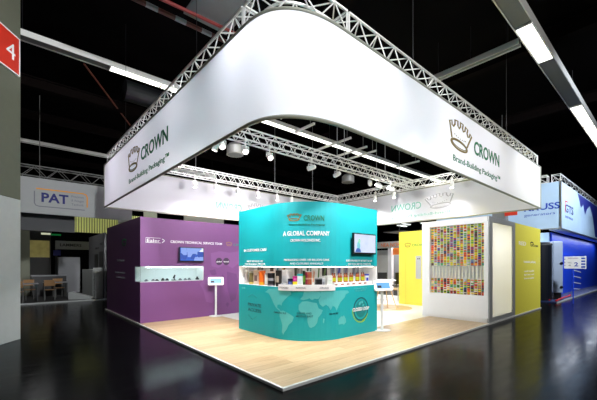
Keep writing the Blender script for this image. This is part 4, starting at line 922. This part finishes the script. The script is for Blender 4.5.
MB().tube((-1.1, 15.32, 2.97), (-1.1, 15.32, 4.41), 0.012, 6).build('drop_rod', ALUD, sc_)
B(-1.47, -1.13, 15.3, 15.34, 2.93, 3.01).build('white_half', mat('sign_lit_white', (230, 236, 200), 0.5, emit=0.6), sc_); B(-1.11, -0.75, 15.3, 15.34, 2.91, 2.98).build('green_half', mat('sign_lit_green', (20, 130, 60), 0.5, emit=0.35), sc_)
ps = thing('lit_poster', 'lit poster glowing orange and yellow at the back of dim stand', 'poster', (-1.3, 20.5, 0.05))
B(-1.9, -1.72, 20.5, 20.55, 2.1, 2.9).build('orange_strip', mat('lit_orange', (230, 100, 40), 0.5, emit=0.5), ps); B(-1.72, -0.75, 20.5, 20.55, 2.0, 2.95).build('yellow_picture', mat('lit_yellow', (150, 140, 80), 0.5, emit=0.28, noise=0.6, nscale=3), ps)
B(-1.95, -0.7, 20.56, 20.62, 0.051, 3.0).build('poster_frame', BLK, ps)
bp_ = thing('banner_stand', 'small blue panel on a post below the dark lettered header', 'panel', (-0.45, 20.0, 0.05)); B(-0.62, -0.28, 20.0, 20.05, 2.1, 2.4).build('board', NAVY, bp_); B(-0.47, -0.43, 20.0, 20.05, 0.051, 2.1).build('post', DGREY, bp_)
flat('glass_cabinet', 'pale cabinet with dark slot at the back of dim stand', 'cabinet', (-0.5, 0.5, 18.9, 19.3, 0.051, 2.0), MGREY)
o = thing('reception_counter', 'dark long counter with pale top in the dim stand', 'counter', (-1.8, 17.3, 0.05))
B(-1.7, -0.35, 17.0, 17.6, 0.051, 1.02).build('front', BLK, o); B(-1.74, -0.3, 16.95, 17.65, 1.02, 1.07).build('worktop', MGREY, o)
# display unit by the side wall, with bottles
o = thing('white_display_unit', 'white base cabinet with bottle shelves beside the purple cabin', 'cabinet', (0.5, 15, 0.05))
B(0.36, 0.70, 14.5, 17.2, 0.055, 1.35).build('cabinet_body', LGREY, o, 0.005)
mb = MB(); mb.box(0.38, 0.70, 14.06, 14.10, 0.055, 1.45); mb.box(0.38, 0.70, 14.46, 14.495, 0.055, 1.45)
for z in (0.08, 0.36, 0.64, 0.92, 1.2): mb.box(0.38, 0.70, 14.1, 14.46, z, z + 0.02)
mb.build('shelf_bay', LGREY, o)
for zi, z in enumerate((0.10, 0.38, 0.66, 0.94)):
    for j in range(3):
        y = 14.17 + 0.11 * j; q = MB().lathe([(0.03, z), (0.035, z + 0.02), (0.035, z + 0.13), (0.014, z + 0.17), (0.014, z + 0.21)], 10, 0, (0.46, y, 0)).build('sample_bottle', (DGREY, cm((110, 60, 36)), cm((80, 90, 110)))[(j + zi) % 3])
        tag(q, 'small %s bottle, %s of three on the %s shelf of white unit' % (('dark', 'brown', 'blue grey')[(j + zi) % 3], ('near one', 'middle', 'far one')[j], ('lowest', 'second', 'third', 'top')[zi]), 'bottle', 'bottles in the white display unit')
lb = thing('folded_white_box', 'white slanted leaflet box on the floor of the dim stand', 'box', (-0.3, 14.2, 0.05))
M = Matrix.Translation((-0.12, 14.25, 0.05)) @ Matrix.Rotation(-0.45, 4, 'Z')
MB().prism([(-0.45, 0.0), (0.45, 0.0), (0.45, 0.1), (-0.35, 0.34), (-0.45, 0.32)], -0.18, 0.18, 0, M @ Matrix.Rotation(PI / 2, 4, 'X')).build('body', LGREY, lb, 0.02)
B(-0.2, 0.1, 14.15, 14.25, 0.051, 0.06).build('foot', BLK, lb)
# tables and chairs
def cafe_table(loc, label):
    x, y, z = loc; o = thing('cafe_table', label, 'table', loc, 'tables on the dim stand')
    B(x - 0.45, x + 0.45, y - 0.35, y + 0.35, z + 0.72, z + 0.75).build('table_top', MGREY, o, 0.004)
    for sx in (-1, 1):
        for sy in (-1, 1): B(x + sx * 0.4 - 0.02, x + sx * 0.4 + 0.02, y + sy * 0.3 - 0.02, y + sy * 0.3 + 0.02, z, z + 0.72).build('leg', DGREY, o)
CHW = mat('honey_plywood', (130, 92, 42), 0.5, noise=0.1)
def cafe_chair(loc, rz, label):
    o = thing('cafe_chair', label, 'chair', loc, 'chairs on the dim stand'); M = Matrix.Translation(loc) @ Matrix.Rotation(rz, 4, 'Z')
    MB().box(-0.2, 0.2, -0.2, 0.2, 0.44, 0.46, 0, M).build('seat', CHW, o, 0.008); MB().box(-0.2, 0.2, 0.19, 0.21, 0.62, 0.88, 0, M).build('backrest', CHW, o, 0.008)
    for sx in (-1, 1):
        MB().tube(M @ Vector((sx * 0.18, 0.19, 0)), M @ Vector((sx * 0.18, 0.2, 0.86)), 0.013, 6).build('leg', ALUD, o); MB().tube(M @ Vector((sx * 0.18, -0.18, 0)), M @ Vector((sx * 0.18, -0.18, 0.44)), 0.013, 6).build('leg', ALUD, o)
TB = ((-2.05, 14.75), (-0.95, 15.35), (-2.45, 16.7))
for k, (x, y) in enumerate(TB):
    nm = ('nearest left', 'nearest right', 'rear')[k]
    cafe_table((x, y, 0.05), 'grey table on the dim stand, %s one' % nm)
    cafe_chair((x - 0.25, y - 0.6, 0.05), 3.0, 'honey plywood chair in front of the %s grey table' % nm)
    cafe_chair((x + 0.2, y + 0.62, 0.05), 0.2, 'honey plywood chair behind the %s grey table' % nm)

# a pale light-grey bulkhead seen in the gap above the purple cabin
tag(B(1.9, 3.0, 16.5, 16.6, 0, 4.05).build('grey_partition', LGREY), 'grey partition top in the gap above left end of purple cabin', 'partition')
tag(B(3.9, 4.7, 18.9, 19.0, 0, 5.2).build('pale_partition', mat('pale_panel', (210, 214, 190), 0.6, noise=0.05)), 'pale green partition top in the gap above the purple cabin', 'partition')
tag(B(6.5, 9.5, 18.9, 19.0, 0, 4.9).build('cream_partition', mat('cream_panel', (214, 214, 196), 0.6)), 'cream partition top between rear left banner and teal block', 'partition')

# ------------------------------------------------------------------ blue stand on the right
bf = B(14.45, 40, 0.0, 5.5, 0, 0.05).build('stand_floor', mat('blue_floor', (30, 44, 90), 0.5, noise=0.1)); tag(bf, 'dark blue platform floor with pale edge at far right', 'floor')
B(14.42, 40, -0.03, 0.0, 0, 0.055).build('floor_edge', LGREY, bf)
bb = thing('pale_blue_fascia', 'pale blue fascia box with dark blue lettering at right edge', 'fascia', (15.2, 0, 3.17))
mb = MB(); mb.box(15.2, 15.26, 0.0, 5.5, 3.17, 5.17); mb.build('fascia_left', LBLUE, bb); B(15.26, 40, 0.0, 0.06, 3.17, 5.17).build('fascia_right', LBLUE, bb)
mb = MB(); mb.box(15.17, 15.22, -0.02, 0.03, 3.15, 5.19); mb.box(15.17, 40, -0.02, 0.03, 3.13, 3.17); mb.box(15.17, 15.2, 0, 5.5, 3.13, 3.17); mb.build('fascia_rail', ALUD, bb)
SB1 = plane((15.2, 10, 0), (0, -1, 0), (0, 0, 1)); SB2 = plane((0, 0.0, 0), (1, 0, 0), (0, 0, 1))
text(SB1, 10 - 1.35, 4.02, 1.32, 0.28, 'KRUSS', 'lettering', BLUEINK, bb, bold=0.02); text(SB1, 10 - 1.35, 3.78, 1.15, 0.12, 'generators', 'small_lettering', BLUEINK, bb)
text(SB2, 16.0, 3.95, 1.7, 0.36, 'GTS', 'lettering', NAVY, bb, bold=0.02); text(SB2, 16.0, 3.68, 1.6, 0.16, 'service', 'small_lettering', BLUEINK, bb)
mb = ribbon(SB2, [(16.0, 4.42), (16.0, 3.9)], 0.09); ribbon(SB2, [(16.0, 4.42), (16.5, 4.42)], 0.05, mb); mb.build('red_bracket', mat('red_ink', (200, 40, 40), 0.5), bb)
fill(SB2, [(18.7, 5.14), (38, 5.14), (38, 3.2), (24.0, 3.25), (23.2, 4.3), (22.2, 4.9), (21.3, 4.62), (20.7, 4.25), (20.2, 4.75), (19.6, 4.5), (19.2, 4.8)], n1=0.004, step=5).build('dark_blue_print', mat('print_navy', (30, 40, 130), 0.5, noise=0.1), bb)
bw = B(17.4, 40, 0.75, 0.85, 0.05, 3.16).build('blue_wall', BLUE); tag(bw, 'saturated blue wall with four white strokes at right edge', 'wall')
tag(B(17.3, 17.4, 0.86, 5.5, 0.05, 3.16).build('pale_wall', LBLUE), 'pale blue inner wall behind the black drum', 'wall')
SBW = plane((0, 0.75, 0), (1, 0, 0), (0, 0, 1)); mb = MB()
for k in range(4):
    z = 1.28 - 0.36 * k; ribbon(SBW, [(22.2, z), (24.6, z - 0.18)], 0.05, mb)
mb.build('white_stroke_print', INKW, bw)
for p_, q_, lb_ in (([15.35, 0.2], [40, 0.2], 'blue lit truss along the right side of blue stand'), ([15.4, 0.5], [15.4, 5.4], 'blue lit truss above the left fascia of blue stand')):
    truss(lb_, [p_, q_], z0=5.2, hgt=0.32, wd=0.3, pitch=0.4 if p_[1] != q_[1] else 0.6, group='trusses of the blue stand', m=ALU)
bl_ = thing('fill_light_bar', 'added fill light bar hanging before the blue stand fascia', 'light bar', (19.0, -2.3, 5.6))  # bar added out of view to brighten the blue stand
B(16, 22, -2.45, -2.2, 5.62, 5.7).build('lamp_housing', DGREY, bl_); MB().tube((16.4, -2.3, 5.7), (16.4, -2.3, 9.19), 0.015, 6).build('drop_rod', ALUD, bl_); MB().tube((21.6, -2.3, 5.7), (21.6, -2.3, 9.19), 0.015, 6).build('drop_rod', ALUD, bl_)
d = bpy.data.lights.new('fill_bar_beam', 'AREA'); d.shape = 'RECTANGLE'; d.size = 5.8; d.size_y = 0.25; d.energy = 330; d.color = (0.75, 0.85, 1)
lo = bpy.data.objects.new('fill_bar_beam', d); COL.objects.link(lo); lo.parent = bl_; lo.rotation_euler = (math.radians(42), 0, 0)
ls = thing('fill_strip_light', 'cool fill strip added under the pale blue fascia', 'light strip', (20, 0.3, 3.12))  # strip added to throw light down the blue wall
B(15.6, 30, 0.12, 0.5, 3.125, 3.165).build('strip_housing', WHITE, ls)
d = bpy.data.lights.new('fill_strip_beam', 'AREA'); d.shape = 'RECTANGLE'; d.size = 14; d.size_y = 0.3; d.energy = 120; d.color = (0.8, 0.88, 1)
lo = bpy.data.objects.new('fill_strip_beam', d); COL.objects.link(lo); lo.parent = ls; lo.location = (2.8, 0.0, -0.01)
ls2 = thing('fill_panel_light', 'cool fill panel lamp added inside the blue stand', 'ceiling light', (16.3, 2.6, 3.9))  # panel added to brighten the pale inner wall
B(15.7, 16.9, 1.6, 3.6, 3.91, 3.95).build('panel_housing', WHITE, ls2); MB().tube((16.3, 2.6, 3.95), (16.3, 2.6, 9.19), 0.015, 6).build('drop_rod', ALUD, ls2)
d = bpy.data.lights.new('fill_panel_beam', 'AREA'); d.shape = 'RECTANGLE'; d.size = 1.0; d.size_y = 1.8; d.energy = 160; d.color = (0.8, 0.88, 1)
lo = bpy.data.objects.new('fill_panel_beam', d); COL.objects.link(lo); lo.parent = ls2
mc = thing('silver_machine', 'tall silver machine column at the front of the blue stand', 'machine', (16.2, 0.5, 0.05))
M = Matrix.Translation((15.75, 0.28, 0)) @ Matrix.Rotation(-0.85, 4, 'Z')
MB().box(-0.2, 0.2, -0.15, 0.15, 0.35, 2.62, 0, M).build('column', mat('machine_silver', (170, 184, 204), 0.4, 0.3, noise=0.05), mc, 0.03)
MB().box(-0.15, 0.15, -0.11, 0.11, 0.051, 0.35, 0, M).build('foot', BLK, mc)
for z in (0.6, 1.65): MB().tube(M @ Vector((0.12, -0.15, z)), M @ Vector((0.12, -0.19, z)), 0.06, 12).build('knob', BLK, mc)
tk = thing('black_tank', 'black upright drum beside the silver machine', 'tank', (14.9, 0.75, 0.05))
MB().lathe([(0.42, 0.05), (0.45, 0.1), (0.45, 2.5), (0.40, 2.56)], 28, 0, (14.95, 0.72, 0)).build('drum', mat('tank_black', (14, 18, 26), 0.35, noise=0.05), tk, smooth=False)
MB().lathe([(0.46, 2.42), (0.47, 2.45), (0.46, 2.48)], 28, 0, (14.95, 0.72, 0)).build('rim', DGREY, tk)
# red cables on the blue floor
rd = mat('red_hose', (190, 20, 30), 0.5, noise=0.05)
for k, pts in enumerate((((14.7, 0.30), (15.3, 0.42), (16.2, 0.52), (17.3, 0.5)), ((14.6, 0.06), (15.3, 0.05), (16.3, 0.16), (17.4, 0.1), (18.5, 0.25)))):
    o = MB().path([(x, y, 0.085 + 0.03 * (i % 2) + 0.0) for i, (x, y) in enumerate(pts)], 0.03, 8).build('red_hose', rd); tag(o, 'red hose lying on the blue stand floor, %s' % ('shorter one', 'longer one')[k], 'hose', 'red hoses')
# information sign turned to the aisle
cpos = Vector((-2.66, -3.328, 0)) + FW * 13.6 + RT * (277 / 334 * 13.6)
fd = (Vector((-2.66, -3.328, 0)) - cpos).normalized(); sd = Vector((-fd.y, fd.x, 0))
sd = (sd + fd * 0.1).normalized()
M = Matrix((sd, Vector((-sd.y, sd.x, 0)), Vector((0, 0, 1)))).transposed().to_4x4(); M.translation = cpos; M = M @ Matrix.Diagonal((0.78, 1, 1, 1))
si = thing('information_sign', 'white information sign with blue squares before the blue wall', 'sign', cpos)
MB().box(-0.47, 0.43, -0.02, 0.02, 1.43, 1.93, 0, M).build('board', WHITE, si, 0.004)
Ss0 = plane(M @ Vector((-0.47, -0.02, 1.43)), sd, (0, 0, 1)); Ss = lambda u, v, n: Ss0(u * 0.78, v, n)
for k in range(4): fill(Ss, [(0.70, 0.04 + 0.115 * k), (0.86, 0.04 + 0.115 * k), (0.86, 0.10 + 0.115 * k), (0.70, 0.10 + 0.115 * k)], n1=0.003).build('blue_square', BLUEINK, si)
for k in range(3): fill(Ss, [(0.02, 0.1 + 0.13 * k), (0.05, 0.1 + 0.13 * k), (0.05, 0.15 + 0.13 * k), (0.02, 0.15 + 0.13 * k)], n1=0.003).build('blue_tab', BLUEINK, si)
text(Ss, 0.17, 0.40, 0.42, 0.045, 'INFOTHEK', 'lettering', mat('violet_ink', (130, 70, 150), 0.5), si)
text(Ss, 0.16, 0.22, 0.16, 0.06, 'HALL', 'lettering', INKG, si); text(Ss, 0.18, 0.10, 0.1, 0.07, '4', 'lettering', INKG, si); text(Ss, 0.42, 0.10, 0.16, 0.16, '2', 'lettering', BLUEINK, si, bold=0.02)
MB().tube(M @ Vector((-0.1, 0.03, 0.0)), M @ Vector((-0.1, 0.03, 1.6)), 0.02, 8).build('post', BLUE, si)
